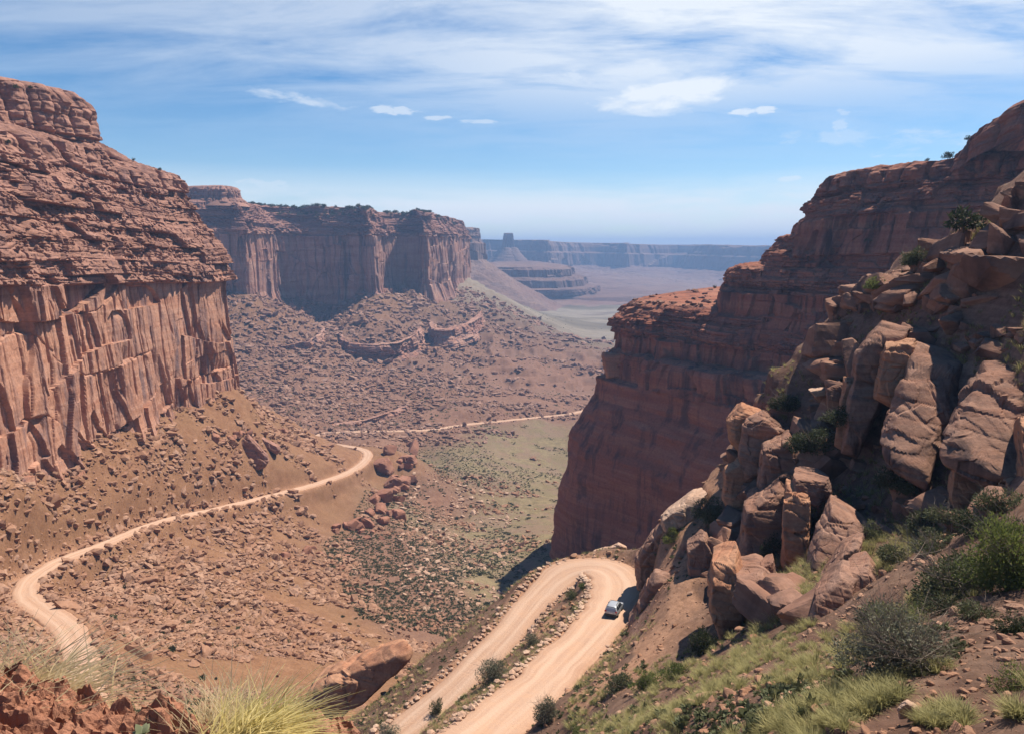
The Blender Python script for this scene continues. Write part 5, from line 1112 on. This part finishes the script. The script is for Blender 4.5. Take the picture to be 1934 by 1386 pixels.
# high thin cloud, drawn out in wisps
wv = t.mapv(pl, (0.7, 1.6, 1), (0.3, 0.0, 0), (0, 0, math.radians(14)))
cir = t.noise(wv, 1.9, 10, 0.64, 0.35)
broad = t.noise(t.mapv(pl, (0.35, 0.8, 1), (1.7, 0.6, 0), (0, 0, math.radians(10))), 1.0, 3, 0.5, 0.2)
elev = zc
hi = t.ramp(elev, [(0.09, 0.0), (0.165, 0.3), (0.215, 0.85), (0.26, 1.0), (0.42, 0.9), (0.6, 0.0)])
# denser to the right of the view
side = t.ramp(t.math('ADD', t.math('MULTIPLY', sx.outputs[0], 0.5), 0.5), [(0.25, 0.4), (0.42, 0.6), (0.56, 1.0)])
m1 = t.ramp(t.math('ADD', t.math('MULTIPLY', cir, 0.6), t.math('MULTIPLY', broad, 0.5)), [(0.43, 0), (0.52, 0.5), (0.62, 1)])
veil = t.math('MULTIPLY', t.math('MULTIPLY', t.math('MULTIPLY', m1, hi), side), t.ramp(sx.outputs[1], [(0.0, 0.0), (0.5, 1.0)]))
# band of cloud low over the horizon
lowv = t.mapv(dirv, (2.2, 2.2, 16), (0, 0, 0))
lown = t.noise(lowv, 1.6, 7, 0.6, 0.4)
lowe = t.ramp(elev, [(0.0, 1.0), (0.055, 1.0), (0.08, 0.35), (0.105, 0.0)])
low = t.math('MULTIPLY', t.ramp(lown, [(0.38, 0.25), (0.56, 1)]), lowe)
def dirpx(u, v): return Vector(ray(u, v)).normalized()
def puff(u, v, du, dv, dens, rot=0.0, sc=9.0, soft=0.55, edge=0.55):
    """a single cloud: an oval patch of the sky round a direction, frayed by noise"""
    c = dirpx(u, v); rt = Vector((c.y, -c.x, 0)).normalized(); up = rt.cross(c)
    cr, sr = math.cos(rot), math.sin(rot); a = rt*cr+up*sr; b = up*cr-rt*sr
    qa = t.math('DIVIDE', t.new('ShaderNodeVectorMath', {0: dirv, 1: tuple(a)}, operation='DOT_PRODUCT').outputs['Value'], du/F0)
    qb = t.math('DIVIDE', t.new('ShaderNodeVectorMath', {0: dirv, 1: tuple(b)}, operation='DOT_PRODUCT').outputs['Value'], dv/F0)
    fr = t.new('ShaderNodeVectorMath', {0: dirv, 1: tuple(c)}, operation='DOT_PRODUCT').outputs['Value']
    r2 = t.math('ADD', t.math('MULTIPLY', qa, qa), t.math('MULTIPLY', qb, qb))
    nz = t.noise(t.mapv(dirv, (sc*1.5, sc*1.5, sc*4.5), (u*0.01, v*0.02, 0)), 1.0, 7, 0.62, 0.3)
    f = t.math('ADD', t.math('SUBTRACT', 1.0, r2), t.math('MULTIPLY', t.math('SUBTRACT', nz, 0.5), 8.0*edge))
    f = t.math('DIVIDE', f, soft, clamp=True)
    return t.math('MULTIPLY', t.math('MULTIPLY', f, t.math('GREATER_THAN', fr, 0.3)), dens)
puffs = [puff(1262, 178, 168, 42, 1.0, 0.05, 14, 0.9, 0.22), puff(1120, 150, 90, 18, 0.75, -0.2, 20, 1.0, 0.5), puff(1418, 211, 45, 9, 0.8, 0.05, 20, 0.6), puff(560, 186, 95, 12, 0.6, -0.13, 20, 1.4, 0.6), puff(765, 209, 55, 8, 0.65, -0.03, 20, 0.8, 0.8), puff(828, 223, 30, 5, 0.6, 0, 20, 0.8), puff(897, 230, 40, 5, 0.55, 0, 20, 0.8),
         puff(1590, 225, 14, 45, 0.45, -0.2, 20, 1.0, 0.9), puff(1490, 338, 24, 6, 0.6, 0, 20, 0.8), puff(520, 352, 60, 16, 0.55, 0, 24, 0.8, 1.0), puff(1650, 265, 160, 22, 0.35, -0.1, 14, 1.2, 0.8), puff(1190, 400, 260, 22, 0.45, -0.04, 12, 1.2, 0.8), puff(1000, 362, 110, 5, 0.4, -0.06, 20, 1.0, 0.8), puff(1330, 420, 160, 14, 0.55, -0.04, 14, 1.0, 0.8)]
allc = t.math('MAXIMUM', veil, low)
for p in puffs: allc = t.math('MAXIMUM', allc, p)
skyc = t.mix(t.math('MULTIPLY', allc, 0.92), t.new('ShaderNodeHueSaturation', {'Saturation': 1.3, 'Value': 1.15, 'Color': sky.outputs[0]}).outputs[0], (8.8, 9.3, 9.8))
t.put(bg.inputs[0], skyc); bg.inputs[1].default_value = 0.07
# the air
def haze(density):
    m = bpy.data.materials.new('haze'); m.use_nodes = True; n = NT(m.node_tree)
    n.n.remove(n.n['Principled BSDF'])
    pv = n.new('ShaderNodeVolumePrincipled', {'Color': (0.36, 0.57, 0.96, 1), 'Density': density, 'Anisotropy': 0.1})
    n.l.new(pv.outputs[0], n.n['Material Output'].inputs['Volume'])
    bm = bmesh.new(); bmesh.ops.create_cube(bm, size=1.0)
    me = bpy.data.meshes.new('haze'); bm.to_mesh(me); bm.free(); me.materials.append(m)
    zlo, zhi = -520.0, 170.0
    for v in me.vertices: v.co = (v.co.x*27000, v.co.y*27000, zlo if v.co.z < 0 else zhi)
    o = link('haze', me); tag(o, 'thin blue desert haze filling the canyon and the far plain', 'haze', kind='stuff')
haze(1.5e-4)
cam = bpy.data.cameras.new('camera'); co = bpy.data.objects.new('camera', cam); COL.objects.link(co)
cam.sensor_width = 36.0; cam.lens = F0/W0*36.0; cam.clip_end = 60000; cam.clip_start = 0.05
co.location = (0, 0, 0); co.rotation_euler = (math.pi/2-PITCH, 0, 0)
scn.camera = co
scn.render.engine = 'CYCLES'
scn.cycles.use_denoising = True
scn.cycles.max_bounces = 4; scn.cycles.diffuse_bounces = 1; scn.cycles.glossy_bounces = 2; scn.cycles.volume_bounces = 0; scn.cycles.transparent_max_bounces = 8
scn.view_settings.view_transform = 'Standard'; scn.view_settings.look = 'None'; scn.view_settings.exposure = 0.62; scn.view_settings.gamma = 1.0
print('done', round(time.time()-T0, 1))
